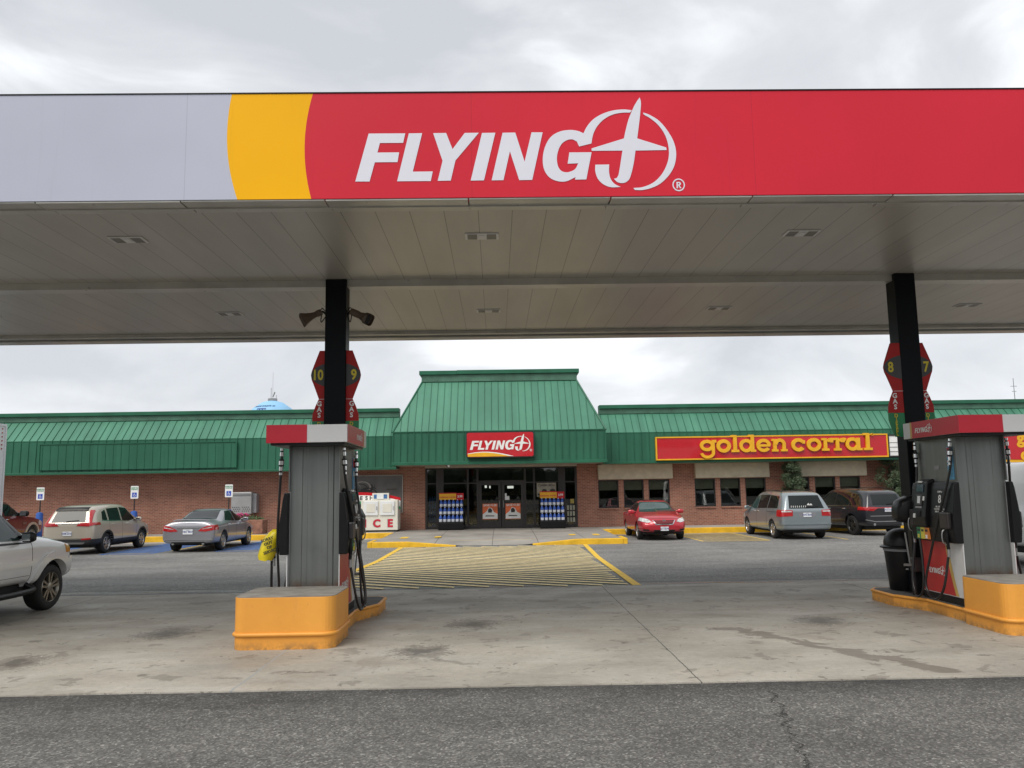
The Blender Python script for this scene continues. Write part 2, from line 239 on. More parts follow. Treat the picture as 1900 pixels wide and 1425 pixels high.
# ---------------- mesh builder ----------------
def wloc(o):
    v=Vector((0,0,0))
    while o: v+=o.location; o=o.parent
    return v
class MB:
    def __init__(s): s.v=[]; s.f=[]; s.mi=[]; s.c=0
    def add(s,vs,fs,mi=None):
        o=len(s.v); s.v+=[tuple(v) for v in vs]; s.f+=[tuple(i+o for i in f) for f in fs]; s.mi+=[s.c if mi is None else mi]*len(fs); return s
    def m(s,i): s.c=i; return s
    def box(s,x0,x1,y0,y1,z0,z1,mi=None):
        return s.add([(x0,y0,z0),(x1,y0,z0),(x1,y1,z0),(x0,y1,z0),(x0,y0,z1),(x1,y0,z1),(x1,y1,z1),(x0,y1,z1)],[(0,3,2,1),(4,5,6,7),(0,1,5,4),(1,2,6,5),(2,3,7,6),(3,0,4,7)],mi)
    def quad(s,a,b,c,d,mi=None): return s.add([a,b,c,d],[(0,1,2,3)],mi)
    def prism(s,pts,B,t0,t1,mi=None):   # polygon in a basis (o,u,v,n), extruded along n
        o,u,v,n=B; n0=len(pts); ar=sum(pts[i][0]*pts[(i+1)%n0][1]-pts[(i+1)%n0][0]*pts[i][1] for i in range(n0))
        if ar<0: pts=pts[::-1]
        f=lambda p,t:o+u*p[0]+v*p[1]+n*t
        vs=[f(p,t0) for p in pts]+[f(p,t1) for p in pts]
        tr=tessellate_polygon([[Vector((p[0],p[1],0)) for p in pts]])
        fs=[]
        for t in tr:
            a,b,c=t
            cr=(pts[b][0]-pts[a][0])*(pts[c][1]-pts[a][1])-(pts[b][1]-pts[a][1])*(pts[c][0]-pts[a][0])
            if cr<0: a,b,c=a,c,b
            fs.append((a+n0,b+n0,c+n0)); fs.append((c,b,a))
        fs+=[(i,(i+1)%n0,(i+1)%n0+n0,i+n0) for i in range(n0)]
        return s.add(vs,fs,mi)
    def flat(s,pts,B,t,mi=None):
        o,u,v,n=B; vs=[o+u*p[0]+v*p[1]+n*t for p in pts]; fs=[]
        for a,b,c in tessellate_polygon([[Vector((p[0],p[1],0)) for p in pts]]):
            cr=(pts[b][0]-pts[a][0])*(pts[c][1]-pts[a][1])-(pts[b][1]-pts[a][1])*(pts[c][0]-pts[a][0])
            fs.append((a,b,c) if cr>0 else (a,c,b))
        return s.add(vs,fs,mi)
    def tube(s,pts,r,n=8,mi=None,cap=True):
        pts=[Vector(p) for p in pts]; rs=r if isinstance(r,(list,tuple)) else [r]*len(pts); vs=[];fs=[]; up=None
        for i,p in enumerate(pts):
            t=(pts[min(i+1,len(pts)-1)]-pts[max(i-1,0)]).normalized()
            if up is None: up=t.orthogonal().normalized()
            up=(up-t*up.dot(t)); up=up.normalized() if up.length>1e-6 else t.orthogonal().normalized()
            w=t.cross(up)
            for k in range(n): a=2*PI*k/n; vs.append(p+(up*math.cos(a)+w*math.sin(a))*rs[i])
        for i in range(len(pts)-1):
            for k in range(n): k2=(k+1)%n; fs.append((i*n+k,i*n+k2,(i+1)*n+k2,(i+1)*n+k))
        if cap: fs.append(tuple(range(n))[::-1]); fs.append(tuple((len(pts)-1)*n+k for k in range(n)))
        return s.add(vs,fs,mi)
    def lathe(s,prof,c=(0,0,0),axis='Z',n=24,mi=None,cap=3):  # prof: (radius, height)
        c=Vector(c); vs=[];fs=[]
        for r,h in prof:
            for k in range(n):
                a=2*PI*k/n; p={'Z':(r*math.cos(a),r*math.sin(a),h),'X':(h,r*math.cos(a),r*math.sin(a)),'Y':(r*math.sin(a),h,r*math.cos(a))}[axis]; vs.append(c+Vector(p))
        for i in range(len(prof)-1):
            for k in range(n): k2=(k+1)%n; fs.append((i*n+k,i*n+k2,(i+1)*n+k2,(i+1)*n+k))
        if prof[0][0]>1e-4 and cap&1: fs.append(tuple(range(n))[::-1])
        if prof[-1][0]>1e-4 and cap&2: fs.append(tuple((len(prof)-1)*n+k for k in range(n)))
        return s.add(vs,fs,mi)
    def build(s,name,mats,parent=None,world=False,smooth=None,bevel=0,seg=2,loc=None):
        me=bpy.data.meshes.new(name); off=Vector((0,0,0))
        if world and parent: off=wloc(parent)
        if loc is not None: off=Vector(loc)
        me.from_pydata([Vector(v)-off for v in s.v],[],s.f); me.polygons.foreach_set('material_index',s.mi)
        if not isinstance(mats,(list,tuple)): mats=[mats]
        for k in mats: me.materials.append(M[k] if isinstance(k,str) else k)
        me.validate(); me.update()
        o=bpy.data.objects.new(name,me); COL.objects.link(o)
        if parent: o.parent=parent
        if loc is not None: o.location=loc
        if bevel:
            b=o.modifiers.new('b','BEVEL'); b.width=bevel; b.segments=seg; b.limit_method='ANGLE'; b.angle_limit=R(40)
        if smooth is not None:
            me.polygons.foreach_set('use_smooth',[True]*len(me.polygons)); me.set_sharp_from_angle(angle=R(smooth))
        return o
def E(name,loc,label,cat,group=None,rz=0):
    o=bpy.data.objects.new(name,None); o.empty_display_size=.2; COL.objects.link(o); o.location=loc; o.rotation_euler=(0,0,rz); return tag(o,label,cat,group)
def tag(o,label,cat,group=None):
    o['label']=label; o['category']=cat
    if group: o['group']=group
    return o
def struct(o,kind='structure'): o['kind']=kind; return o
def bases(face,o):
    o=Vector(o)
    u,n={'-Y':((1,0,0),(0,-1,0)),'-X':((0,-1,0),(-1,0,0)),'+X':((0,1,0),(1,0,0)),'+Y':((-1,0,0),(0,1,0)),'up':((1,0,0),(0,0,1))}[face]
    v=(0,1,0) if face=='up' else (0,0,1)
    return (o,Vector(u),Vector(v),Vector(n))
def text(s,size,B,m,parent,name='lettering',bold=0,shear=0,ext=.001,align='CENTER',sx=1,world=False,space=1):
    c=bpy.data.curves.new(name,'FONT'); c.body=s; c.size=size; c.align_x=align; c.align_y='CENTER'; c.offset=bold; c.shear=shear; c.extrude=ext; c.resolution_u=3; c.space_character=space
    t=bpy.data.objects.new('t',c); COL.objects.link(t); dg=bpy.context.evaluated_depsgraph_get(); dg.update()
    me=bpy.data.meshes.new_from_object(t.evaluated_get(dg)); bpy.data.objects.remove(t); bpy.data.curves.remove(c)
    o,u,v,n=B; off=wloc(parent) if world and parent else Vector((0,0,0))
    for q in me.vertices: p=q.co.copy(); q.co=o+u*(p.x*sx)+v*p.y+n*(p.z+ext)-off
    me.materials.clear(); me.materials.append(M[m]); me.name=name
    ob=bpy.data.objects.new(name,me); COL.objects.link(ob); ob.parent=parent; return ob
def crom(pts,k=6):
    pts=[Vector(p) for p in pts]; out=[]
    P=[pts[0]*2-pts[1]]+pts+[pts[-1]*2-pts[-2]]
    for i in range(1,len(P)-2):
        a,b,c,d=P[i-1:i+3]
        for j in range(k):
            t=j/k; out.append(.5*((2*b)+(c-a)*t+(2*a-5*b+4*c-d)*t*t+(3*b-a-3*c+d)*t**3))
    out.append(pts[-1]); return out
def copytree(o,parent=None):
    c=o.copy(); COL.objects.link(c)
    if parent: c.parent=parent
    for ch in [x for x in bpy.data.objects if x.parent==o]: copytree(ch,c)
    return c

# emblem and lettering traced as outlines (units: pixels of a 1900-wide frame)
from mathutils import Vector as V
LG=[[(172,237),(358,236),(347,284),(229,285),(217,333),(327,332),(319,381),(204,382),(178,478),(106,478)],
[(376,236),(444,235),(396,429),(497,428),(487,476),(317,477)],
[(500,235),(566,234),(598,316),(661,234),(733,233),(612,374),(588,474),(522,475),(547,375)],
[(749,234),(817,233),(756,473),(689,474)],
[(854,233),(919,232),(964,379),(1002,231),(1059,231),(1001,471),(935,472),(890,327),(855,472),(795,473)],
[(1307,332),(1193,333),(1183,390),(1237,388),(1222,415),(1200,428),(1172,433),(1148,424),(1133,400),(1129,360),(1138,320),(1155,290),(1180,272),(1210,267),(1233,278),(1244,303),(1307,288),(1318,240),(1340,200),(1375,165),(1420,141),(1470,131),(1512,130),(1520,118),(1480,114),(1420,120),(1365,138),(1320,165),(1288,200),(1268,236),(1240,224),(1200,219),(1150,226),(1105,250),(1075,292),(1058,350),(1060,410),(1082,452),(1120,475),(1170,479),(1222,457),(1218,470),(1276,469)],
[(1578,130),(1612,142),(1662,175),(1705,230),(1732,285),(1740,340),(1728,400),(1697,450),(1650,492),(1600,514),(1555,523),(1522,522),(1514,512),(1560,508),(1612,488),(1652,455),(1685,405),(1702,350),(1700,290),(1682,235),(1650,190),(1612,158),(1582,140)],
[(1563,52),(1569,75),(1567,105),(1558,170),(1543,262),(1690,308),(1692,321),(1532,324),(1520,390),(1503,450),(1490,474),(1465,487),(1435,483),(1417,466),(1432,462),(1441,445),(1465,324),(1308,325),(1307,313),(1475,262),(1482,232),(1500,170),(1517,130),(1538,88)],
[(1324,395),(1395,394),(1393,430),(1400,466),(1420,492),(1450,507),(1400,508),(1360,492),(1334,464),(1323,428)]]
def smoothpoly(P,k=4,ang=38):
    n=len(P); out=[]; P=[V((p[0],p[1])) for p in P]
    def sharp(i):
        a=P[i]-P[i-1]; b=P[(i+1)%n]-P[i]; return a.angle(b)>R(ang)
    sh=[sharp(i) for i in range(n)]
    for i in range(n):
        b,c=P[i],P[(i+1)%n]; L=(c-b).length
        ta=(c-b) if sh[i] else (c-P[i-1]).normalized()*L; tb=(c-b) if sh[(i+1)%n] else (P[(i+2)%n]-b).normalized()*L
        for j in range(k):
            t=j/k; out.append(tuple((2*t**3-3*t*t+1)*b+(t**3-2*t*t+t)*ta+(-2*t**3+3*t*t)*c+(t**3-t*t)*tb))
    return out
def logo(B,x0,y0,w,m,parent,world=False,t=.004,name='lettering',reg=True,vs_=1.0):
    # x0,y0: lower-left of the writing in basis units, w: its total width
    k=w/(1740-106); mb=MB(); f=lambda p:(x0+(p[0]-106)*k,y0+(478-p[1]-.007*(p[0]-106))*k*vs_)
    for i,pl in enumerate(LG): mb.flat([f(p) for p in (smoothpoly(pl) if i>4 else pl)],B,t+i*1e-5)
    if reg:
        c=(1746,497); ri,ro=26,32; n=20
        for a in range(n):
            a0,a1=2*PI*a/n,2*PI*(a+1)/n
            mb.flat([f((c[0]+r*math.cos(q),c[1]+r*math.sin(q))) for r,q in ((ri,a0),(ro,a0),(ro,a1),(ri,a1))],B,t)
        for pl in ([(1735,514),(1735,482),(1742,482),(1742,514)],[(1742,482),(1752,482),(1758,488),(1757,496),(1750,500),(1742,500),(1742,495),(1749,494),(1750,489),(1742,488)],[(1744,500),(1751,500),(1760,514),(1752,514)]): mb.flat([f(p) for p in pl],B,t)
    return mb.build(name,m,parent,world)
V=Vector
# ---------------- ground ----------------
GZ=-.22
def gz(y):
    if y<15.2: return -.012
    if y<24: return -.012+(GZ+.012)*(y-15.2)/8.8
    return GZ
def sheet(name,x0,x1,ys,m,dz,nx=1):
    mb=MB(); xs=[x0+(x1-x0)*i/nx for i in range(nx+1)]
    vs=[(x,y,gz(y)+dz) for y in ys for x in xs]; n=nx+1
    mb.add(vs,[(j*n+i,j*n+i+1,(j+1)*n+i+1,(j+1)*n+i) for j in range(len(ys)-1) for i in range(nx)]); return struct(mb.build(name,m))
mb=MB(); ys=[-900,7.735,15.15,24,70,1200]; XS=[-900,900]
zs=[-.012,-.012,-.012,GZ,GZ,GZ]
mb.add([(x,y,z) for y,z in zip(ys,zs) for x in XS],[(2*j,2*j+1,2*j+3,2*j+2) for j in range(5)])
mb.mi=[0,1,1,1,1]
struct(mb.build('ground',['near_asphalt','lot_asphalt']))
# fuelling pad: one slab with a slightly ragged near edge
mb=MB(); N_=160; top=[]; 
for i in range(N_+1):
    x=-16+34*i/N_; top.append((x,7.735+.008*math.sin(x*3.1)+random.uniform(-.008,.008)))
n=N_+1
vs=[(x,y,0) for x,y in top]+[(x,15.2+.1*math.sin(x*.3),0) for x,y in top]+[(x,y,-.05) for x,y in top]+[(x,15.2+.1*math.sin(x*.3),-.05) for x,y in top]
mb.add(vs,[(i,i+1,n+i+1,n+i) for i in range(N_)]+[(2*n+i,2*n+i+1,i+1,i) for i in range(N_)]+[(n+i,n+i+1,3*n+i+1,3*n+i) for i in range(N_)])
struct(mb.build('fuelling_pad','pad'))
# crosswalk paint
def strips(name,polys,m,dz=.004,label=None):
    mb=MB()
    for pl in polys:
        mb.add([(x,y,gz(y)+dz) for x,y in pl],[tuple(range(len(pl)))])
    return struct(mb.build(name,m))
def sub(a,b,n):  # strip quad subdivided along so it follows the slope
    return [(a[0]+(b[0]-a[0])*i/n,a[1]+(b[1]-a[1])*i/n) for i in range(n+1)]
polys=[]
xr=lambda y:2.35+(y-15.3)*.034
for i in range(60):
    c0=12+i*.56
    for k in range(40):
        xa=-3.45+6.4*k/40; xb=-3.45+6.4*(k+1)/40; ya=c0-(xa+3.45)*.85; yb=c0-(xb+3.45)*.85
        if min(ya,yb)<15.32 or max(ya,yb)+.24>29.6 or xb>xr(ya): continue
        polys.append([(xa,ya),(xb,yb),(xb,yb+.23),(xa,ya+.23)])
strips('crosswalk_rungs',polys,'crosswalk_yellow',.010)
pl=[]
for k in range(16):
    ya=15.3+14.35*k/16; yb=15.3+14.35*(k+1)/16
    pl.append([(xr(ya),ya),(xr(ya)+.16,ya),(xr(yb)+.16,yb),(xr(yb),yb)]); pl.append([(-3.61,ya),(-3.45,ya),(-3.45,yb),(-3.61,yb)])
strips('crosswalk_edge_lines',pl,'line_yellow_strong',.014)
# parking bays
def hatch(x0,x1,y0,y1,step,w,ang):
    out=[]; y=y0
    while y<y1-.1:
        ya,yb=y,y+ang*(x1-x0)
        if max(ya,yb)+w<y1 and min(ya,yb)>y0: out.append([(x0,ya),(x1,yb),(x1,yb+w),(x0,ya+w)])
        y+=step
    return out+[[(x0-.1,y0),(x0,y0),(x0,y1),(x0-.1,y1)],[(x1,y0),(x1+.1,y0),(x1+.1,y1),(x1,y1)],[(x0,y0-.12),(x1,y0-.12),(x1,y0-.003),(x0,y0-.003)]]
strips('access_aisle_paint',hatch(-13.5,-11.95,28.6,35.4,.5,.27,.15)+hatch(-9.85,-8.2,29.2,35.4,.5,.27,.15)+hatch(-17.6,-16.2,28.6,35.4,.5,.27,.15),'blue_hatch',.006)
strips('hatched_bay_paint',hatch(7.3,9.6,30.2,35.4,.42,.12,-.12)+[[(x,30),(x+.1,30),(x+.1,35.4),(x,35.4)] for x in (12.35,16.3,19.2,-11.72,-7.9)],'lot_yellow',.006)
strips('gutter_strip',[[(-40,34.6),(-4.9,34.6),(-4.9,35.58),(-40,35.58)],[(4.6,35.1),(40,35.1),(40,35.58),(4.6,35.58)]],'walk_concrete',.003)
# pavements: wing walks, entry apron
def walk():
    mb=MB(); mb.box(-40,-4.605,35.78,38,-.4,.01); mb.box(4.305,40,35.78,38,-.4,.01); 
    return struct(mb.build('sidewalk','walk_concrete'))
walk()
mb=MB(); mb.box(-40,-4.60,35.6,35.777,-.4,.012); mb.box(4.30,40,35.6,35.777,-.4,.012)
struct(mb.build('wing_curb','curb_yellow',bevel=.025))
# entry apron: slab with a flush dropped middle
def apron_edge(x): # height of the front edge
    t=abs(x+.35)
    return GZ+.012 if t<1.1 else (GZ+.012+(.17)*min(1,(t-1.1)/1.9))
mb=MB(); xs=[-4.6+8.9*i/36 for i in range(37)]; Yr=[29.95,31.6,38]; vs=[]
for x in xs:
    e=apron_edge(x); 
    for y in Yr: vs.append((x,y,{29.95:e,31.6:max(e,-.045+ (e+.05)*.2),38:.014}[y]))
mb.add(vs,[(i*3+j,(i+1)*3+j,(i+1)*3+j+1,i*3+j+1) for i in range(36) for j in range(2)])
vb=[(x,y,-.4) for x in (xs[0],xs[-1]) for y in Yr]
for sx,x0 in ((0,xs[0]),(36,xs[-1])):
    a=[vs[sx*3+j] for j in range(3)]; b=[(x0,y,-.4) for y in Yr]
    mb.add(a+b,[(0,1,4,3),(1,2,5,4)])
def apron_mat():
    n=NT('apron_concrete'); x,y,z=n.sep(); b=n.ramp(n.noise(.7,6,.6),(.3,(.20,.185,.165)),(.7,(.34,.32,.29)))
    for k,x0 in enumerate((-2.4,-.35,1.3,3.0)):
        b=n.mix(n.math('MULTIPLY',n.math('LESS_THAN',n.math('ABSOLUTE',n.math('SUBTRACT',x,x0)),.012),.8),b,(.05,.05,.05))
    f=n.math('MULTIPLY',n.math('LESS_THAN',n.math('ABSOLUTE',n.math('SUBTRACT',y,31.3)),.03),n.math('LESS_THAN',n.math('ABSOLUTE',n.math('ADD',x,.3)),1.6)); b=n.mix(n.math('MULTIPLY',f,.6),b,(.6,.38,.05))
    n.base(b); n.rough(.8); n.bump(n.noise(30,4),.15,.004); MATS['apron']=n.m
apron_mat(); struct(mb.build('entry_apron','apron'))
mb=MB(); prof=[]
for i in range(len(xs)):
    x=xs[i]; z=apron_edge(x); 
    if z<GZ+.02: 
        prof.append(None); continue
    prof.append((x,z+.012))
for a,b in zip(prof,prof[1:]):
    if a is None or b is None: continue
    for (x0,z0),(x1,z1) in ((a,b),):
        mb.add([(x0,29.7,-.4),(x1,29.7,-.4),(x1,29.95,-.4),(x0,29.95,-.4),(x0,29.72,z0),(x1,29.72,z1),(x1,29.947,z1),(x0,29.947,z0)],[(4,5,6,7),(0,1,5,4),(2,3,7,6)]+([(3,0,4,7)] if a==prof[0] else [])+([(1,2,6,5)] if b==prof[-1] else []))
# returns down both sides of the apron
mb.box(-4.75,-4.603,29.72,31.1,-.4,-.02); mb.box(4.303,4.45,29.72,31.1,-.4,-.02)
mb.box(-4.75,-4.603,34.0,35.6,-.4,.0); mb.box(4.303,4.45,34.0,35.6,-.4,.0)
struct(mb.build('apron_curb','curb_yellow',bevel=.02))
strips('apron_paint_marks',[[(-3.9,31.9),(-3.6,31.9),(-3.6,32.9),(-3.9,32.9)],[(-2.6,32.2),(-2.35,32.2),(-2.35,33.0),(-2.6,33.0)],[(2.6,32.2),(2.85,32.2),(2.85,33.0),(2.6,33.0)],[(3.5,31.9),(3.75,31.9),(3.75,32.9),(3.5,32.9)]],'line_yellow_strong',.194)
# small things lying on the ground
tag(MB().box(-.11,.11,-.012,.012,0,.012).build('straw','paper_white',loc=(1.3,8.02,.002)),'white drinking straw lying on the concrete near the asphalt edge','litter').rotation_euler=(0,0,-.55)
mb=MB(); mb.lathe([(.18,0),(.30,.002),(.33,.006),(.33,.0061)],n=28); o=tag(mb.build('drain_cover','rim_black',loc=(7.3,16.0,gz(16)+.004)),'flat dark drain cover in the lane beside the black litter bin','drain cover'); o.scale=(3,1,1)
# ================= STORE BUILDING =================
bld=E('store_building',(0,38,0),'long single-storey brick store with green metal mansard roof and raised centre entry','building')
def bp(mb,name,m,**k): return mb.build(name,m,bld,True,**k)
WZ=2.95
mb=MB(); mb.box(-42,-3.46,38,38.35,-.3,WZ); bp(mb,'wall','brick')
mb=MB(); wins=[]; x=3.46
groups=[[(4.42,5.35),(5.58,6.5),(6.72,7.68)],[(8.83,9.78),(10.0,10.93),(11.15,12.1)],[(13.2,14.1),(14.35,15.3),(15.5,16.45)],[(17.95,18.85),(19.1,20.0),(20.25,21.15)],[(22.7,23.6),(23.85,24.75),(25,25.9)]]
for g in groups:
    for a,b in g: mb.box(x,a,38,38.35,.84,2.1); x=b; wins.append((a,b))
mb.box(x,42,38,38.35,.84,2.1); mb.box(3.46,42,38,38.35,-.3,.84-.002); mb.box(3.46,42,38,38.35,2.102,WZ); bp(mb,'wall','brick')
mb=MB(); mb.box(-42,42,60,60.3,-.3,4.9); mb.box(-42,-41.7,38.36,60,-.3,4.9); mb.box(41.7,42,38.36,60,-.3,4.9); bp(mb,'rear_wall','brick')
mb=MB(); mb.box(-42,42,38.6,60.2,4.92,5.0); bp(mb,'roof','roof_grey_green')
# interior shell
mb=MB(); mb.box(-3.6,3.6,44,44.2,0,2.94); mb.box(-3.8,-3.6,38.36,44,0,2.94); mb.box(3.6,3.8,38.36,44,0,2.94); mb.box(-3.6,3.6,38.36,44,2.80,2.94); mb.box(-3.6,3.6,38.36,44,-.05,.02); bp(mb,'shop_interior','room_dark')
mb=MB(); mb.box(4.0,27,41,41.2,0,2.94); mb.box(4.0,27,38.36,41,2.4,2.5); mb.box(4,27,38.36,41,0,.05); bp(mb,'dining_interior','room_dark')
for a,b in wins:
    fr=MB(); w=.05
    fr.box(a,a+w,38.05,38.13,.84,2.1); fr.box(b-w,b,38.05,38.13,.84,2.1); fr.box(a+w,b-w,38.05,38.13,.84,.9); fr.box(a+w,b-w,38.05,38.13,2.05,2.1)
    f=bp(fr,'window','dark_frame')
    MB().box(a+w,b-w,38.085,38.10,.9,2.05).build('pane','store_glass',f,True)
    MB().box(a+w+.01,b-w-.01,38.16,38.17,1.64-.0,2.05).build('shade','shade_cloth',f,True)
    MB().box(a,b,37.94,38.04,.77,.838).build('sill','brick',f,True)
for a,b in ((4.42,7.79),(8.85,12.21),(13.2,16.66),(17.9,21.3),(22.6,26)):
    mb=MB(); mb.box(a-.01,b,37.72,37.998,2.13,2.80); bp(mb,'window_awning_panel','panel_beige',bevel=.01)
# wing mansards
def wing(x0,x1,ez,dirx):
    YE,YB,YT=36.95,36.98,37.95
    mb=MB(); mb.quad((x0,YE,ez),(x1,YE,ez),(x1,YB,4.19),(x0,YB,4.19)); mb.quad((x0,YE,ez),(x0,YB,4.19),(x0,39,4.19),(x0,39,ez)); mb.quad((x1,YE,ez),(x1,39,ez),(x1,39,4.19),(x1,YB,4.19))
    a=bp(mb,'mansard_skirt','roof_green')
    mb=MB(); n=int((x1-x0)/.34)
    for i in range(n+1):
        x=x0+.05+i*.34
        if x>x1-.03: break
        mb.add([(x-.012,YE-.001,ez),(x+.012,YE-.001,ez),(x+.012,YB-.001,4.19),(x-.012,YB-.001,4.19),(x-.006,YE-.028,ez),(x+.006,YE-.028,ez),(x+.006,YB-.028,4.19),(x-.006,YB-.028,4.19)],[(4,5,7-1+0,7),(0,4,7,3),(1,2,6,5)])
    bp(mb,'standing_seam','roof_green')
    mb=MB(); mb.quad((x0,YB,4.19),(x1,YB,4.19),(x1,YT,5.12),(x0,YT,5.12)); mb.box(x0,x1,YT+.01,38.6,4.6,5.1)
    bp(mb,'mansard_slope','roof_green_skylit')
    mb=MB(); dn=Vector((0,-.93,.97)).normalized()*.028
    for i in range(n+1):
        x=x0+.05+i*.34
        if x>x1-.03: break
        p=[Vector((x-.013,YB,4.195)),Vector((x+.013,YB,4.195)),Vector((x+.013,YT-.004,5.115)),Vector((x-.013,YT-.004,5.115))]; q=[v+dn+Vector((.006 if k in(0,3) else -.006,0,0)) for k,v in enumerate(p)]
        mb.add(p+q,[(4,5,6,7),(0,4,7,3),(1,2,6,5),(0,1,5,4)])
    bp(mb,'standing_seam','roof_green')
    mb=MB(); mb.box(x0,x1,YE-.06,YE+.05,ez-.10,ez-.002); bp(mb,'eave_trim','trim_green',bevel=.01)
    mb=MB(); mb.box(x0,x1,YE+.055,38,ez-.09,ez-.05); bp(mb,'soffit','soffit_beige')
    mb=MB(); mb.box(x0,x1,YT-.05,YT+.4,5.125,5.36); bp(mb,'parapet','roof_grey_green')
    mb=MB(); mb.box(x0,x1,YT-.14,YT+.45,5.362,5.53); bp(mb,'coping','trim_green',bevel=.012)
    mb=MB(); mb.box(x0,x1,YB-.012,YB+.02,4.165,4.20); bp(mb,'break_flashing','trim_green')
wing(-42,-4.63,2.80,-1); wing(4.55,42,2.90,1)
mb=MB(); mb.box(-20.3,-11.72,36.86,36.946,2.90,4.02)
a=mb; o=bp(a,'blank_sign_panel','roof_green',bevel=.004)
mb=MB(); 
for i in range(25): x=-20.2+i*.345; mb.box(x-.008,x+.008,36.845,36.858,2.91,4.01)
mb.box(-20.36,-11.66,36.83,36.90,4.022,4.06); mb.box(-20.36,-20.302,36.83,36.90,2.9,4.02); mb.box(-11.718,-11.66,36.83,36.90,2.9,4.02)
bp(mb,'panel_trim','trim_green')
# entry mansard
EZ=2.93; EY=35.5; EB=35.55; ET=37.5; xb0,xb1,xt0,xt1=-4.63,4.53,-3.54,3.50
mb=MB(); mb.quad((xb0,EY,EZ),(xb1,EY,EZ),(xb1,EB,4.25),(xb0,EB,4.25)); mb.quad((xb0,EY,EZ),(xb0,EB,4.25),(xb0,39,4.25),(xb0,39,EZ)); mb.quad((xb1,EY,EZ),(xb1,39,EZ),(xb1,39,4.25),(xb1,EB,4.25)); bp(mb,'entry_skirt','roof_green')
mb=MB(); mb.quad((xb0,EB,4.25),(xb1,EB,4.25),(xt1,ET,6.66),(xt0,ET,6.66)); mb.quad((xb0,EB,4.25),(xt0,ET,6.66),(xt0,41,6.66),(xb0,42,4.25)); mb.quad((xb1,EB,4.25),(xb1,42,4.25),(xt1,41,6.66),(xt1,ET,6.66)); mb.quad((xb0,42,4.25),(xt0,41,6.66),(xt1,41,6.66),(xb1,42,4.25)); mb.quad((xt0,ET,6.66),(xt1,ET,6.66),(xt1,41,6.66),(xt0,41,6.66)); bp(mb,'entry_slope','roof_green_skylit')
mb=MB(); n=int((xb1-xb0)/.30)
sl=Vector((0,-(6.66-4.25),ET-EB)).normalized()*.028
for i in range(n+1):
    x=xb0+.03+i*.301
    if x>xb1-.02: break
    mb.box(x-.010,x+.010,EY-.03,EY-.002,EZ,4.25)
    t=1.0
    if x<xt0: t=(x-xb0)/(xt0-xb0)
    if x>xt1: t=(xb1-x)/(xb1-xt1)
    if t<.05: continue
    a=Vector((x,EB,4.255)); b=Vector((x,EB+(ET-EB)*t,4.25+2.41*t)); h=Vector((.011,0,0))
    mb.add([a-h,a+h,b+h,b-h,a-h*.5+sl,a+h*.5+sl,b+h*.5+sl,b-h*.5+sl],[(4,5,6,7),(0,4,7,3),(1,2,6,5),(0,1,5,4)])
bp(mb,'standing_seam','roof_green')
mb=MB()
for xa,xc in ((xb0,xt0),(xb1,xt1)): mb.tube([(xa,EB-.01,4.25),(xc,ET-.01,6.66)],.045,6)
mb.box(xb0,xb1,EB-.035,EB-.005,4.235,4.275); bp(mb,'hip_flashing','trim_green')
mb=MB(); mb.box(xb0-.02,xb1+.02,EY-.09,EY-.005,EZ-.10,EZ+.03); mb.box(xb0-.04,xb0-.003,EY,37,EZ-.1,EZ+.03); mb.box(xb1+.003,xb1+.04,EY,37,EZ-.1,EZ+.03); bp(mb,'eave_trim','trim_green',bevel=.01)
mb=MB(); mb.box(xb0,xb1,EY,38.3,EZ-.07,EZ-.03); mb.box(-3.46,3.46,37.9,38.3,2.76,EZ-.072); bp(mb,'soffit','soffit_beige')
mb=MB(); mb.box(xt0-.02,xt1+.02,ET-.06,ET+3,6.665,6.98); bp(mb,'parapet','roof_grey_green')
mb=MB(); mb.box(xt0-.12,-1.95,ET-.16,ET-.003,6.98,7.16); mb.box(-1.948,xt1+.12,ET-.155,ET-.003,6.992,7.175); mb.box(xt0-.12,xt1+.12,ET,ET+3.1,6.98,7.16); bp(mb,'coping','trim_green',bevel=.012)
mb=MB(); mb.lathe([(.09,0),(.08,-.1),(.0,-.12)],(-2.3,36.6,EZ-.07)); bp(mb,'soffit_lamp','chrome')
# storefront: mullions, glass, doors
F=38.0; z0,z1=.02,2.76; ms=[-3.46,-2.92,-2.56,-1.55,-1.02,1.02,1.5,2.55,2.88,3.46]
mb=MB(); mb.box(-3.46,-3.36,F,F+.15,z0,z1); mb.box(3.36,3.46,F,F+.15,z0,z1)
mb.box(-2.96,-2.62,F-.02,F+.14,z0,z1); mb.box(2.60,2.92,F-.02,F+.14,z0,z1)
for x in (-1.52,-1.08,1.08,1.50): mb.box(x-.045,x+.045,F+.01,F+.13,z0,z1)
for a,b in ((-3.36,-2.96),(-2.62,-1.565),(-1.475,-1.125),(1.125,1.455),(1.545,2.60),(2.92,3.36)):
    mb.box(a,b,F+.02,F+.12,2.03,2.09); mb.box(a,b,F+.02,F+.12,z0,z0+.12); mb.box(a,b,F+.02,F+.12,2.70,z1)
mb.box(-1.035,1.035,F+.02,F+.12,2.09,2.17); mb.box(-1.035,1.035,F+.02,F+.12,2.70,z1); mb.box(.0-.99,.99,F+.03,F+.11,z0,.04)
bp(mb,'storefront_frame','dark_frame',bevel=.006)
for a,b in ((-3.36,-2.96),(-2.62,-1.565),(-1.475,-1.125),(1.125,1.455),(1.545,2.60),(2.92,3.36)):
    mb=MB(); mb.box(a,b,F+.06,F+.07,z0+.12,2.03); mb.box(a,b,F+.06,F+.07,2.09,2.70); bp(mb,'storefront_pane','store_glass')
mb=MB(); mb.box(-1.035,1.035,F+.06,F+.07,2.17,2.70); bp(mb,'transom_pane','store_glass')
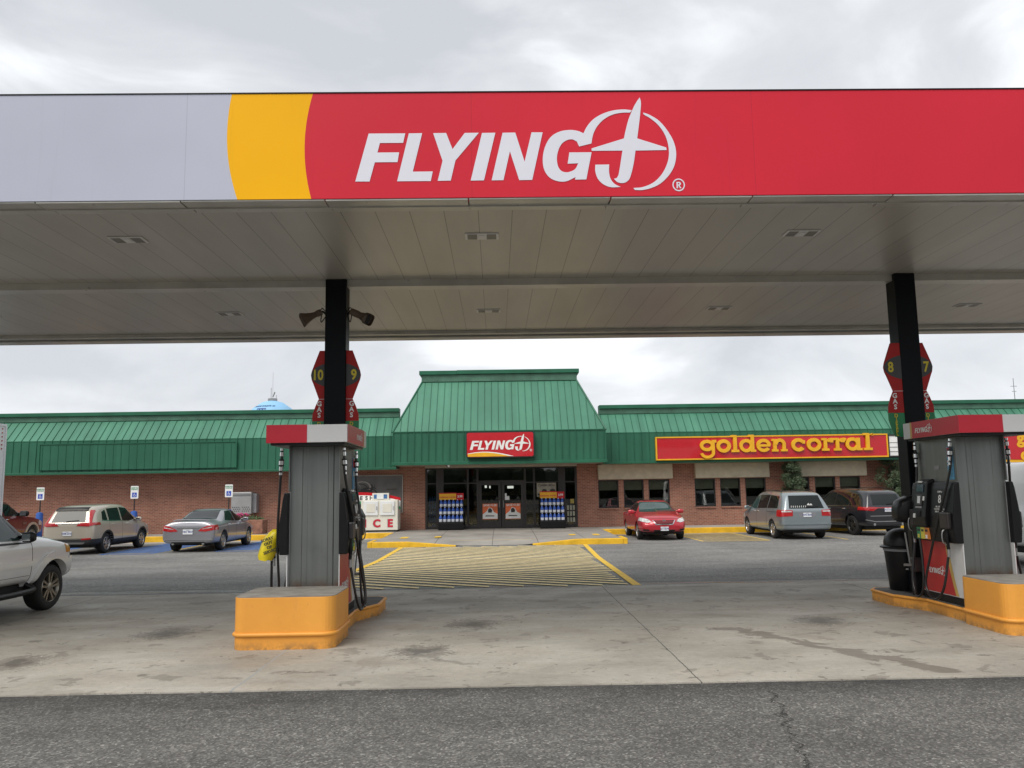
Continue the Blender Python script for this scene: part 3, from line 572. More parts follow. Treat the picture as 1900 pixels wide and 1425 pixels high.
for s in (-1,1):
    mb=MB(); a,b=(-1.03,-.012) if s<0 else (.012,1.03); w=.13
    mb.box(a,a+w,F+.03,F+.09,.04,2.085); mb.box(b-w,b,F+.03,F+.09,.04,2.085); mb.box(a+w,b-w,F+.03,F+.09,1.96,2.085); mb.box(a+w,b-w,F+.03,F+.09,.04,.35)
    dr=bp(mb,'door','dark_frame',bevel=.005)
    MB().box(a+w,b-w,F+.055,F+.065,.35,1.96).build('pane','store_glass',dr,True)
    hx=-.09 if s<0 else .09
    MB().tube([(hx,F+.02,.95),(hx,F-.04,.97),(hx,F-.04,1.23),(hx,F+.02,1.25)],.013).build('handle','steel_grey',dr,True)
    cx=(a+b)/2
    pb=MB().box(cx-.34,cx+.34,F+.04,F+.052,.42,1.12); po=pb.build('door_poster','poster_orange',dr,True)
    B=bases('-Y',(cx,F+.038,0)); wb=MB()
    wb.flat([(-.34,.44),(.34,.44),(.34,.66),(.18,.74),(.08,.92),(-.06,.95),(-.16,.78),(-.34,.64)],B,0); wb.build('poster_panel','paper_white',dr,True)
    wb=MB(); wb.flat([(-.09,.72),(.07,.72),(.10,.82),(.04,.91),(-.05,.92),(-.10,.84)],B,.002); wb.flat([(-.22,.55),(.20,.55),(.18,.59),(-.2,.6)],B,.002); wb.build('poster_art','dark_frame',dr,True)
    text('SAVE $1.00',.125,(V((cx,F+.034,1.045)),)+B[1:],'text_white',dr,bold=.004,world=True)
mb=MB(); mb.box(.16,.36,F+.045,F+.055,1.28,1.45); mb.box(.16,.24,F+.045,F+.055,1.452,1.58); o=bp(mb,'notice','ice_door')
# poster in the right-hand glazing
ps=bp(MB().box(1.62,2.50,F+.04,F+.055,1.40,2.02),'window_poster','poster_grey')
text('CLASSIC ROLL',.12,bases('-Y',(2.06,F+.037,1.91)),'dark_frame',bld,bold=.003,world=True)
mb=MB(); B=bases('-Y',(2.06,F+.036,1.6)); rg=random.Random(4)
for i in range(9):
    x=-.34+.08*i; r=.05+rg.random()*.07; c=(x,rg.uniform(-.12,.1)); mb.flat([(c[0]+r*math.cos(q*PI/5),c[1]+r*.8*math.sin(q*PI/5)) for q in range(10)],B,.001*i/9)
bp(mb,'poster_art','mural_dark')
mb=MB(); 
for i in range(3):
    for j in range(3): mb.box(2.98+.13*j,3.07+.13*j,F+.04,F+.055,.25+i*.27,.45+i*.27)
bp(mb,'poster_grid','shade_cloth')
mb=MB(); mb.box(3.14,3.30,F+.04,F+.055,1.08,1.28); bp(mb,'yellow_notice','goods_yellow')
# lit things seen inside the shop
mb=MB(); 
for x,y,z,l in ((-.75,40.5,1.9,.10),(-.55,40.5,1.88,.06),(.45,41,1.86,.3),(.75,41,1.7,.25),(-.4,41,1.6,.2)): mb.box(x-l/2,x+l/2,y,y+.03,z-.06,z+.06)
mat('ceiling_glow',(.8,.8,.75),.5,emit=.9); bp(mb,'indoor_light','ceiling_glow')
# stock inside the windows
def stack(x0,x1,y0,z0_,nx,nz,w,m,label,cat):
    mb=MB(); dx=(x1-x0)/nx; 
    for i in range(nx):
        for k in range(nz): mb.lathe([(dx*.42,0),(dx*.44,w*.55),(dx*.2,w*.8),(dx*.16,w*.93)],(x0+dx*(i+.5),y0+.12,z0_+k*w),n=8)
    o=mb.build(cat.replace(' ','_'),m,smooth=40,loc=((x0+x1)/2,y0,z0_)); return tag(o,label,cat)
stack(-3.34,-2.98,38.25,.02,3,5,.3,'goods_blue','tall stack of bottled water inside the leftmost storefront pane','water stack')
stack(-1.95,-1.57,38.25,.02,4,3,.33,'goods_blue','bottled water stacked inside the glass between the left rack and the doors','water stack')
o=tag(MB().box(-2.0,-1.6,38.4,38.7,1.05,1.35).build('cardboard_carton','goods_yellow',loc=(-1.8,38.5,1.05),bevel=.01),'pale yellow carton on top of water inside the left window','carton')
def shelf(x0,x1,y,label):
    r=E('display_shelf',((x0+x1)/2,y,0.02),label,'shelf'); mb=MB()
    for z in (.1,.55,1.0,1.45): mb.box(x0,x1,y,y+.4,z,z+.03)
    mb.box(x0,x1,y+.41,y+.44,.02,1.8); mb.build('shelf_frame','dark_frame',r,True); mb=MB()
    for z in (.13,.58,1.03,1.48):
        x=x0+.02
        while x<x1-.1: w=random.uniform(.06,.13); mb.box(x,x+w-.01,y+.05,y+.3,z,z+random.uniform(.15,.3)); x+=w
    g=mb.build('packaged_goods','goods_mix',r,True); g['kind']='stuff'
shelf(-1.35,-.2,40,'shelf of packaged goods seen through the left entry door'); shelf(.4,2.4,40.3,'shelf of packaged goods seen through the right storefront glass')
# ---- wall graphic, signs on the building ----
mu=E('wall_mural',(-6,38,.8),'large grey wall panel with dark machinery photo behind the ice freezer','mural')
MB().box(-7.6,-4.50,37.95,37.998,.82,2.45).build('panel','mural_grey',mu,True)
mb=MB(); mb.box(-7.64,-4.46,37.93,38,2.452,2.49); mb.box(-4.498,-4.46,37.93,38,.82,2.45); mb.box(-7.64,-7.602,37.93,38,.82,2.45); mb.box(-7.64,-4.46,37.93,38,.78,.818); mb.build('frame','mural_pale',mu,True)
mb=MB(); mb2=MB(); rg=random.Random(3); B=bases('-Y',(0,37.945,0))
for i in range(26):
    cx,cz=rg.uniform(-7.3,-5.6),rg.uniform(1.4,2.0); r=rg.uniform(.08,.5); a0=rg.uniform(0,6.3); a1=a0+rg.uniform(1.2,3); w=rg.uniform(.01,.035)
    t=[(a0+(a1-a0)*k/8) for k in range(9)]; (mb if i%4 else mb2).flat([(cx+(r+w)*math.cos(q),cz+(r+w)*.7*math.sin(q)) for q in t]+[(cx+(r-w)*math.cos(q),cz+(r-w)*.7*math.sin(q)) for q in t[::-1]],B,.001+.0004*i)
for i in range(14):
    cx,cz=rg.uniform(-7.2,-5.9),rg.uniform(1.35,1.9); w,h=rg.uniform(.04,.22),rg.uniform(.03,.12); mb.flat([(cx-w,cz-h),(cx+w,cz-h*.7),(cx+w*.8,cz+h),(cx-w*.9,cz+h*.8)],B,.012+.0004*i)
MB().flat([(-5.2,1.83),(-4.75,1.83),(-4.75,1.86),(-5.2,1.86)],B,.02).build('caption_line','mural_dark',mu,True)
mb.build('machinery_art','mural_dark',mu,True); mb2.build('chrome_art','mural_pale',mu,True)
fs=E('store_sign',(-.02,35.3,3.1),'red lit box sign with yellow swoosh over the shop entrance','sign')
mb=MB()
def rrect(x0,x1,z0,z1,r,n=5):
    out=[]
    for cx,cz,a in ((x1-r,z1-r,0),(x0+r,z1-r,90),(x0+r,z0+r,180),(x1-r,z0+r,270)):
        for k in range(n+1): q=R(a+90*k/n); out.append((cx+r*math.cos(q),cz+r*math.sin(q)))
    return out
B=bases('-Y',(0,35.46,0)); MB().prism(rrect(-1.47,1.43,3.10,4.20,.10),B,0,.20).build('cabinet','dark_frame',fs,True)
MB().prism(rrect(-1.43,1.39,3.14,4.16,.08),B,.20,.215).build('face','sign_red',fs,True)
def swoosh(x0,x1,z,h,m_,off,B,t,name,par):
    n=16; up=[(x0+(x1-x0)*k/n, z+h*math.sin(PI*min(1,.22+.78*k/n))) for k in range(n+1)]; MB().flat([(x0,z)]+up+[(x1,z)],B,t).build(name,m_,par,True)
swoosh(-1.40,.55,3.155,.20,'sign_white',0,B,.218,'white_edge',fs); swoosh(-1.40,.40,3.15,.17,'sign_yellow',0,B,.222,'yellow_swoosh',fs)
logo((V((0,35.24,0)),)+B[1:],-1.31,3.44,2.58,'sign_white',fs,True,.004)
gs=E('restaurant_sign',(12.1,36.9,2.9),'long red sign with raised yellow lowercase letters above the dining windows','sign')
MB().box(6.95,17.22,36.80,36.94,2.98,3.90).build('panel','sign_red',gs,True)
mb=MB(); mb.box(6.89,17.28,36.77,36.94,3.902,3.96); mb.box(6.89,17.28,36.77,36.94,2.92,2.978); mb.box(6.89,6.948,36.77,36.94,2.98,3.90); mb.box(17.222,17.28,36.77,36.94,2.98,3.90); mb.build('border','sign_yellow',gs,True,bevel=.008)
class Lt:
    def __init__(s): s.mb=MB(); s.k=0
    def B(s): s.k+=1; return bases('-Y',(0,36.80,0)),.10+.0018*(s.k%9)
    def ring(s,cx,cz,ro,w,a0=0,a1=360,rz=None):
        B,t=s.B(); rz=rz or ro; n=26; q=[R(a0+(a1-a0)*k/n) for k in range(n+1)]
        for k in range(n):
            p=[(cx+ro*math.cos(q[k]),cz+rz*math.sin(q[k])),(cx+ro*math.cos(q[k+1]),cz+rz*math.sin(q[k+1])),(cx+(ro-w)*math.cos(q[k+1]),cz+(rz-w)*math.sin(q[k+1])),(cx+(ro-w)*math.cos(q[k]),cz+(rz-w)*math.sin(q[k]))]
            s.mb.prism(p,B,.0,t)
    def bar(s,x0,x1,z0,z1,sk=0): B,t=s.B(); s.mb.prism([(x0,z0),(x1,z0),(x1+sk,z1),(x0+sk,z1)],B,0,t)
gx=lambda c:6.92+(1200+c/4.13-1217)*.02416
ZB,XH,W_=3.24,.55,.145
def letter(ch,c0,c1):
    L=Lt(); a,b=gx(c0),gx(c1); w=b-a; r=XH/2; cz=ZB+r
    if ch=='o': L.ring((a+b)/2,cz,w/2,W_+.01,rz=r+.02)
    elif ch=='c': L.ring((a+b)/2,cz,w/2,W_+.01,38,322,rz=r+.02); L.bar(b-.15,b-.02,cz+.05,cz+.20)
    elif ch=='e': L.ring((a+b)/2,cz,w/2,W_,0,325,rz=r+.02); L.bar(a+.1,b-.03,cz-.055,cz+.045)
    elif ch=='l': m_=(a+b)/2; L.bar(m_-.08,m_+.08,ZB,ZB+.75); L.bar(a,b,ZB-.005,ZB+.10); L.bar(a,m_,ZB+.66,ZB+.755)
    elif ch=='d': L.ring(a+w*.42,cz,w*.42,W_,rz=r+.02); L.bar(b-.22,b-.07,ZB,ZB+.75); L.bar(b-.24,b,ZB-.005,ZB+.095); L.bar(b-.33,b-.1,ZB+.66,ZB+.755)
    elif ch=='a': L.ring(a+w*.42,cz,w*.42,W_,rz=r+.02); L.bar(b-.24,b-.09,ZB,ZB+XH); L.bar(b-.26,b,ZB-.005,ZB+.095)
    elif ch=='n': L.bar(a+.05,a+.2,ZB,ZB+XH); L.bar(a-.02,a+.27,ZB-.005,ZB+.095); L.bar(a-.02,a+.1,ZB+XH-.09,ZB+XH+.005); L.bar(b-.2,b-.05,ZB,ZB+.3); L.bar(b-.27,b+.02,ZB-.004,ZB+.096); L.ring((a+b)/2+.02,ZB+.3,(b-a)/2-.07,W_,0,180,rz=.27)
    elif ch=='r': L.bar(a+.07,a+.22,ZB,ZB+XH); L.bar(a-.02,a+.31,ZB-.005,ZB+.095); L.bar(a-.02,a+.15,ZB+XH-.09,ZB+XH+.005); L.ring(a+.42,ZB+.3,.26,.13,60,150,rz=.26); L.bar(b-.16,b-.02,ZB+.36,ZB+.52)
    elif ch=='g': L.ring(a+w*.46,cz+.03,w*.44,W_,rz=r-.02); L.bar(b-.16,b+.03,ZB+XH-.12,ZB+XH-.0); L.bar(b-.19,b-.05,ZB-.03,ZB+XH-.06); L.ring((a+b)/2-.02,ZB-.0,w*.46,.125,190,360,rz=.27)
    o=L.mb.build('sign_letter','sign_yellow',gs,True); return o
for ch,c0,c1 in (('g',397,520),('o',525,635),('l',638,697),('d',700,825),('e',830,940),('n',950,1062),('c',1097,1205),('o',1215,1325),('r',1332,1420),('r',1425,1508),('a',1512,1638),('l',1650,1715)): letter(ch,c0,c1)
L=Lt(); L.ring(gx(1720),3.93,.055,.02); L.mb.build('registered_mark','sign_yellow',gs,True)
mq=E('letter_board',(17.8,36.9,2.9),'small white changeable letter board at the right end of the long red sign','sign')
MB().box(17.35,18.9,36.82,36.94,2.98,3.86).build('board','paper_white',mq,True); mb=MB(); mb.box(17.3,18.95,36.79,36.94,3.862,3.92); mb.box(17.3,18.95,36.79,36.94,2.92,2.978); mb.box(17.3,17.348,36.79,36.94,2.98,3.86); mb.box(18.902,18.95,36.79,36.94,2.98,3.86)
for i in range(3): mb.box(17.35,18.9,36.805,36.818,3.15+.2*i,3.165+.2*i)
mb.build('frame','dark_frame',mq,True)
s2=E('restaurant_emblem',(24,36.9,2.5),'second red sign with yellow script and border at far right of the facade','sign')
MB().prism([(22.3,2.62),(26,2.50),(26,4.05),(22.3,4.05)],bases('-Y',(0,36.9,0)),0,.1).build('border','sign_yellow',s2,True); MB().prism([(22.4,2.74),(26,2.62),(26,3.96),(22.4,3.96)],bases('-Y',(0,36.9,0)),.1,.12).build('panel','sign_red',s2,True)
text('golden\ncorral',.75,bases('-Y',(24.1,36.77,3.3)),'sign_yellow',s2,bold=.03,world=True)
# ---- in front of the shop ----
ice=E('ice_freezer',(-5.3,37.0,.01),'cream ice freezer with two white doors and red letters ICE beside the entrance','freezer')
MB().box(-6.12,-4.52,36.55,37.5,.08,1.385).build('cabinet','ice_cream_paint',ice,True,bevel=.02)
MB().box(-6.08,-4.56,36.65,37.4,.012,.078).build('base','dark_frame',ice,True)
for a,b in ((-6.0,-5.38),(-5.29,-4.66)):
    d_=MB().box(a,b,36.50,36.548,.72,1.33).build('door','ice_door',ice,True,bevel=.015)
    MB().box(a+.12,b-.12,36.488,36.497,.85,1.22).build('door_decal','ice_cream_paint',d_,True,bevel=.004); MB().tube([(b-.05,36.47,.95),(b-.05,36.47,1.12)],.014).build('handle','chrome',d_,True)
for ch,x in (('I',-5.93),('C',-5.43),('E',-4.85)):
    text(ch,.47,bases('-Y',(x-.02,36.546,.355)),'rim_silver',ice,bold=.018,world=True); text(ch,.45,bases('-Y',(x,36.538,.365)),'text_red',ice,bold=.02,world=True)
am=E('picture_board',(-5.3,37.2,1.39),'small pale board with a blue picture on top of the cream ice freezer','board')
MB().box(-5.67,-4.94,36.8,36.86,1.39,1.68).build('board','ice_cream_paint',am,True,bevel=.008); MB().box(-5.6,-5.02,36.785,36.798,1.44,1.62).build('blue_band','goods_blue',am,True); MB().box(-5.47,-5.17,36.77,36.783,1.42,1.65).build('picture','ice_door',am,True,bevel=.01)
fr=E('produce_stand',(-7.2,37.0,.01),'fresh food stand with arched red, white and green header beside the ice freezer','stand')
B=bases('-Y',(0,36.95,0)); n=14
def arch(z0_,z1_,m_,nm,t0,t1):
    xs_=[-8.6+4.15*k/n for k in range(n+1)]; h=lambda x:.0-.26*max(0,(x+6.3)/1.85)**2-.05*max(0,(-6.3-x)/2.3)**2
    MB().prism([(x,z0_+h(x)) for x in xs_]+[(x,z1_+h(x)) for x in xs_[::-1]],B,t0,t1).build(nm,m_,fr,True)
arch(1.60,1.73,'sign_red','header_top',.0,.05); arch(1.34,1.598,'paper_white','header',.0,.05); arch(1.22,1.338,'sticker_green','header_bottom',.0,.05)
for x,ch in zip((-6.65,-6.41,-6.17,-5.94,-5.72),'FRESH'): text(ch,.24,bases('-Y',(x,36.895,1.465)),'text_black',fr,bold=.008,world=True)
mb=MB(); 
for x in (-8.4,-6.5): mb.box(x,x+.08,37.3,37.8,.01,1.5)
mb.box(-8.4,-6.42,37.3,37.8,.5,.55); mb.box(-8.4,-6.42,37.3,37.8,.95,1.0); mb.build('rack','dark_frame',fr,True)
# water racks: each bottle its own thing
bt=MB(); bt.lathe([(.062,0),(.066,.02),(.066,.11)],n=10,mi=1); bt.lathe([(.066,.11),(.066,.17),(.045,.235),(.02,.265)],n=10,mi=0); bt.lathe([(.022,.265),(.022,.29),(.0,.291)],n=8,mi=1)
bt_o=bt.build('water_bottle',['bottle_blue','bottle_white'],smooth=50); used=[False]
def rack(cx,side):
    r=E('water_rack',(cx,37.55,.014),'black bottled-water rack with yellow and red price board %s of the doors'%side,'rack')
    B=bases('-Y',(cx,37.3,0))
    MB().box(cx-.56,cx+.56,37.1,37.75,.02,.34).build('base','black_plastic',r,True,bevel=.02)
    mb=MB(); mb.box(cx-.55,cx+.55,37.72,37.75,.342,1.45)
    for k in range(3): mb.box(cx-.55,cx+.55,37.2+.12*k,37.72,.345+k*.33,.37+k*.33)
    for s in (-.55,.53): mb.box(cx+s,cx+s+.02,37.45,37.72,.37,1.3)
    mb.build('shelf','black_plastic',r,True)
    h=MB().box(cx-.54,cx+.22,37.55,37.57,1.34,1.60).build('header','sign_yellow',r,True); MB().box(cx+.225,cx+.56,37.53,37.57,1.32,1.62).build('price_tag','sign_red',h,True)
    MB().box(cx-.56,cx+.222,37.55,37.57,1.602,1.64).build('header_edge','sign_red',h,True)
    text('DRINKING WATER',.085,bases('-Y',(cx-.17,37.547,1.44)),'text_red',h,world=True,bold=.002); text('3.99',.13,bases('-Y',(cx+.39,37.527,1.47)),'text_white',h,world=True,bold=.004)
    for k in range(3):
        for i in range(6):
            o=bt_o if not used[0] else bt_o.copy()
            if used[0]: COL.objects.link(o)
            used[0]=True; o.location=(cx-.46+.184*i,37.32+.12*k-.02,.372+k*.33); o.scale=(1.15,1.15,1.05)
            tag(o,'blue-capped water bottle on the %s shelf of the rack %s of the doors'%(('bottom','middle','top')[k],side),'bottle','water bottles on the racks')
rack(-2.25,'left'); rack(2.27,'right')
# wall cabinet, planter, bin, accessible signs
wc=E('wall_cabinet',(-11.6,37.6,.85),'grey steel equipment cabinet with round vent holes mounted on the brick wall','cabinet')
MB().box(-12.05,-11.15,37.45,37.998,.85,1.82).build('body','metal_cabinet',wc,True,bevel=.02); MB().box(-11.148,-10.97,37.6,37.998,.9,1.75).build('side_louvre','cube_grey',wc,True)
mb=MB(); 
for s in (-11.85,-11.42):
    for i in range(4):
        for k in range(3): mb.lathe([(.022,0),(.022,.006)],(s-.12+.09*i+(.045 if k%2 else 0),37.437,.98+.085*k),'Y',10)
mb.build('vent_hole','hole_black',wc,True); MB().box(-12.06,-11.14,37.40,37.448,1.70,1.73).build('lid_lip','steel_grey',wc,True)
mb=MB(); pg=MB().box(-11.75,-10.3,36.3,37.1,.012,.62); pl_=tag(pg.build('stone_planter','planter_brick',loc=(-11,36.7,.012),bevel=.03),'low brick planter box below the grey wall cabinet','planter')
def leaves(mb,c,rad,n,size,rg,mi=0,shape=1):
    for i in range(n):
        while True:
            p=V((rg.uniform(-1,1),rg.uniform(-1,1),rg.uniform(-1,1)))
            if p.length<1: break
        p=V((p.x*rad[0],p.y*rad[1],p.z*rad[2]))+V(c); a=V((rg.uniform(-1,1),rg.uniform(-1,1),rg.uniform(-1,1))).normalized(); b=a.orthogonal().normalized(); s=size*rg.uniform(.6,1.4)
        mb.add([p-a*s,p+b*s*.45,p+a*s,p-b*s*.45],[(0,1,2,3)],mi)
rg=random.Random(5)
fl=E('flowering_plant',(-11.1,36.7,.6),'pink flowers and leaves growing in the brick planter','plant')
mb=MB(); leaves(mb,(-11.2,36.7,.70),(.55,.3,.14),240,.05,rg); leaves(mb,(-10.55,36.7,.66),(.2,.25,.08),60,.05,rg); mb.build('foliage','leaf_mid',fl,True); mb=MB(); leaves(mb,(-11.35,36.65,.80),(.38,.3,.12),110,.045,rg); mb.build('flower','flower_pink',fl,True)
def trash(loc,label,kind='wall'):
    r=E('litter_bin',loc,label,'litter bin')
    if kind=='wall':
        MB().box(-.25,.25,-.25,.25,0,.62).build('body','black_plastic',r,bevel=.03); mb=MB(); mb.box(-.29,.29,-.29,.29,.622,.68); mb.build('rim','cube_grey',r,bevel=.02)
        mb=MB(); mb.lathe([(.23,.682),(.23,.86),(.19,.96),(.10,1.02),(0,1.04)],n=20); mb.build('lid','black_plastic',r,smooth=50); MB().box(-.12,.12,-.245,-.225,.72,.90).build('opening','hole_black',r)
        MB().box(-.255,.255,-.262,-.252,.36,.40).build('band','steel_grey',r)
    else:
        mb=MB(); mb.lathe([(.21,0),(.225,.02),(.27,.62),(.275,.66)],n=32); b=mb.build('body','black_plastic',r,smooth=40)
        MB().lathe([(.281,.655),(.285,.665),(.285,.69),(.28,.70)],n=32).build('liner_edge','cube_grey',r,smooth=40)
        MB().lathe([(.29,.702),(.325,.705),(.33,.73),(.31,.745),(.275,.75)],n=32).build('rim','black_plastic',r,smooth=40)
        MB().lathe([(.275,.75),(.272,.82),(.25,.90),(.20,.97),(.12,1.02),(0,1.035)],n=32).build('lid','black_plastic',r,smooth=60)
        MB().box(-.13,.13,.24,.30,.76,.9).build('opening','hole_black',r)
        r.scale=(.98,.98,.88)
        logo((V((-.02,-.257,.36)),V((1,0,0)),V((0,-.08,1)).normalized(),V((0,-1,0))),-.09,0,.15,'sign_white',r,t=.012,reg=False,name='emblem')
    return r
trash((-13.15,36.35,.012),'black square litter bin with arched lid against the brick wall')
trash((-16.0,36.5,.012),'black litter bin half hidden behind the beige sport utility vehicle')
for i,(x,w) in enumerate(((-19.7,'leftmost accessible parking sign, behind the red pickup truck'),(-15.7,'accessible parking sign standing behind the beige sport utility vehicle'),(-11.68,'accessible parking sign standing behind the silver sedan'))):
    r=E('parking_sign',(x,36.0,.01),w,'parking sign','accessible parking signs along the kerb')
    MB().box(-.02,.02,-.02,.02,.0,1.62).build('post','dark_frame',r); MB().lathe([(.14,0),(.14,.98),(.12,1.06),(.03,1.09)],n=16).build('bollard_sleeve','blue_paint',r,smooth=40)
    p=MB().prism(rrect(-.165,.165,1.60,2.14,.03),bases('-Y',(0,-.022,0)),0,.006).build('sign_plate','sign_white',r)
    MB().flat(rrect(-.10,.10,1.66,1.86,.01),bases('-Y',(0,-.030,0)),0).build('blue_square','blue_sign',p)
    B=bases('-Y',(0,-.033,1.76)); mb=MB(); c=(0.0,-.02)
    n=14; q=[R(120+250*k/n) for k in range(n+1)]; mb.flat([(c[0]+.05*math.cos(a),c[1]+.05*math.sin(a)) for a in q]+[(c[0]+.036*math.cos(a),c[1]+.036*math.sin(a)) for a in q[::-1]],B,0)
    mb.flat([(c[0]+.014*math.cos(a*PI/5)-.01,.07+.014*math.sin(a*PI/5)) for a in range(10)],B,.0005); mb.flat([(-.018,.05),(0,.05),(.006,.01),(.045,.01),(.06,-.05),(.045,-.052),(.034,-.005),(-.012,-.005)],B,.001); mb.build('wheelchair_symbol','text_white',p)
    text('RESERVED\nPARKING',.068,bases('-Y',(0,-.030,2.02)),'sticker_green',p,bold=.002)
# shrubs against the restaurant wall
def shrub(x,y,h,w,label,seed):
    rg=random.Random(seed); r=E('evergreen_shrub',(x,y,.01),label,'shrub'); tr=MB(); mb=MB(); tw=MB()
    tr.tube([(0,0,0),(.03,0,h*.5),(0,.02,h*.9)],[.05,.035,.01],7)
    for i in range(46):
        z=h*rg.uniform(.12,.98); a=rg.uniform(0,6.28); rad=w*(.5+.5*math.sin(PI*min(1,z/h*.8+.15)))*rg.uniform(.5,1.05)*(1.15-z/h*.55); e=V((math.cos(a)*rad,math.sin(a)*rad,z+rg.uniform(.05,.3)))
        tr.tube([(0,0,z),e*.5+V((0,0,z*.5)),e],[.015,.01,.004],5)
        dens=240 if rg.random()>.25 else 60
        leaves(mb,e*.85+V((0,0,z*.15)),(w*.3,w*.3,h*.08),dens+40,.036,rg)
        for k in range(9): q=e+V((rg.uniform(-.12,.12),rg.uniform(-.12,.12),rg.uniform(0,.2))); tw.tube([e,q],.004,3)
    tr.build('trunk','bark',r); mb.build('foliage','leaf_dark' ,r); tw.build('twig','twig',r)
shrub(13.05,37.3,2.75,.75,'tall thin evergreen shrub in front of the dining windows behind the grey minivan',2); shrub(17.55,37.3,2.9,.75,'bushy evergreen shrub at the right end of the dining windows behind the dark fuel column',8)
# far things
wt=E('water_tower',(-44,160,-.2),'pale blue domed water tower rising behind the left roof','water tower')
c=(-44,160,0); MB().lathe([(.3,8),(4.2,10.5),(5.3,12.8),(5.35,14.2),(4.9,16.0),(3.7,17.9),(2.0,19.1),(.6,19.5),(0,19.52)],c,n=40).build('tank','tower_blue',wt,True,smooth=60)
mb=MB(); mb.lathe([(1.2,-.2),(1.0,8.2)],c,n=16); mb.build('stem','tower_blue',wt,True,smooth=40)
mb=MB(); mb.lathe([(.9,19.45),(.9,19.9)],c,n=14); mb.tube([(-44,160,19.5),(-44,160,25)],.025,5); mb.tube([(-44.3,160,19.5),(-44.3,160,22)],.05,5); mb.tube([(-43.3,160,19.5),(-43.3,160,20.6)],.05,5); mb.tube([(-44,160,20.2),(-43.7,160,20.9),(-43.6,160,21.2)],.14,6); mb.build('antenna','steel_grey',wt,True)
# lettering wrapped on the dome
def wrap(tx,size,z,bold=.0):
    o=text(tx,size,(V((0,0,0)),V((1,0,0)),V((0,0,1)),V((0,-1,0))),'tower_text',wt,bold=bold)
    P=[(5.35,14.2),(4.9,16.0),(3.7,17.9),(2.0,19.1),(.6,19.5)]
    for v in o.data.vertices:
        zz=z+v.co.z
        for (r1,h1),(r2,h2) in zip(P,P[1:]):
            if h1<=zz<=h2: rad=r1+(r2-r1)*(zz-h1)/(h2-h1)
        rad+=.06; a=v.co.x/rad-.27; v.co=(math.sin(a)*rad,-math.cos(a)*rad,zz+.2)
wrap('CAROLINE COUNTY, VA',.42,18.15,.01)
mb=MB(); rad0=4.55
def sphq(pts):
    vs=[]
    for x,z in pts:
        z+=.95; r=4.9-(z-16.0)*1.2/1.9+.07; a=x/r-.27; vs.append((-44+math.sin(a)*r,160-math.cos(a)*r,z))
    mb.add(vs,[tuple(range(len(vs)))])
for x0 in (-.95,-.32,.31):
    sphq([(x0,16.25),(x0+.6,16.25),(x0+.6,16.4),(x0,16.4)]); sphq([(x0,16.402),(x0+.14,16.402),(x0+.12,16.75),(x0,16.85)]); sphq([(x0+.46,16.402),(x0+.6,16.402),(x0+.6,16.85),(x0+.48,16.75)]); sphq([(x0+.141,16.6),(x0+.459,16.6),(x0+.40,16.78),(x0+.2,16.78)])
mb.build('crest','tower_text',wt,True)
an=tag(MB().tube([(189,300,-.2),(189,300,39.5)],[.35,.12],5).tube([(187.8,300,36.5),(190.2,300,36.5)],.12,4).tube([(188.2,300,34.6),(189.8,300,34.6)],.12,4).build('radio_mast','steel_grey',loc=(189,300,-.2)),'thin grey radio mast far behind the right roof','mast')
# tree line across the road behind the viewer, seen only as reflections in glass
mb=MB(); rg=random.Random(9)
for i in range(60):
    x=-110+i*3.7; h=rg.uniform(5,10); mb.lathe([(1.5,0),(3,h*.3),(2.8,h*.6),(1.4,h*.9),(.1,h)],(x,-70+rg.uniform(-4,4),-.1),n=9)
o=mb.build('far_treeline','tree_far'); o['kind']='stuff'; o['label']='dark line of trees across the road'
# ================= FUEL CANOPY =================
CX0,CX1=-14,15; CY0,CY1=8.5,16.75; CZ0,CZ1=4.835,6.01
cp=E('fuel_canopy',(2,12.3,0),'large flat forecourt canopy with white, yellow and red fascia on black columns','canopy',None,R(.3))
def cpart(mb,name,m,**k): return mb.build(name,m,cp,True,**k)
B=bases('-Y',(0,CY0,0))
def arcx(x,z,R0=2.6):   # curved boundary bulging left
    zc=5.42; return x+ .16*((z-zc)/.6)**2
zs_=[CZ0+(CZ1-CZ0)*k/20 for k in range(21)]
yl=[(-2.895+(.127*((5.57-z)/.735)**2 if z<5.57 else .04*((z-5.57)/.44)**2),z) for z in zs_]; yr=[(-2.068+.08*((z-5.42)/.59)**2,z) for z in zs_]
# small slant: the boundaries lean slightly at the foot
MB().prism([(CX0,CZ0)]+yl+[(CX0,CZ1)],B,-.15,0).build('fascia_white','fascia_white',cp,True)
MB().prism(yl+yr[::-1],B,-.15,0).build('fascia_yellow','fascia_yellow',cp,True)
MB().prism(yr+[(CX1,CZ1),(CX1,CZ0)],B,-.15,0).build('fascia_red','fascia_red',cp,True)
logo(B,-1.525,5.02,3.435,'logo_white',cp,True,.004,vs_=1.055)
mb=MB(); mb.box(CX0,CX1,CY1-.15,CY1,CZ0,CZ1-.02); mb.box(CX0-.15,CX0-.003,CY0,CY1,CZ0,CZ1); mb.box(CX1+.003,CX1+.15,CY0,CY1,CZ0,CZ1); cpart(mb,'fascia_rear','fascia_white')
mb=MB(); mb.box(CX0,CX1,CY0-.008,CY0+.3,CZ1+.002,CZ1+.014); cpart(mb,'top_trim','black_plastic')
mb=MB(); mb.box(CX0,CX1,CY0+.152,CY1-.152,5.3,5.4); cpart(mb,'roof_deck','canopy_trim_dark')
mb=MB(); mb.box(CX0,CX1,CY0+.5,12.18,4.90,4.96); cpart(mb,'soffit_front','soffit')
mb=MB(); mb.box(CX0,CX1,12.46,CY1-.52,4.90,4.96); cpart(mb,'soffit_rear','soffit')
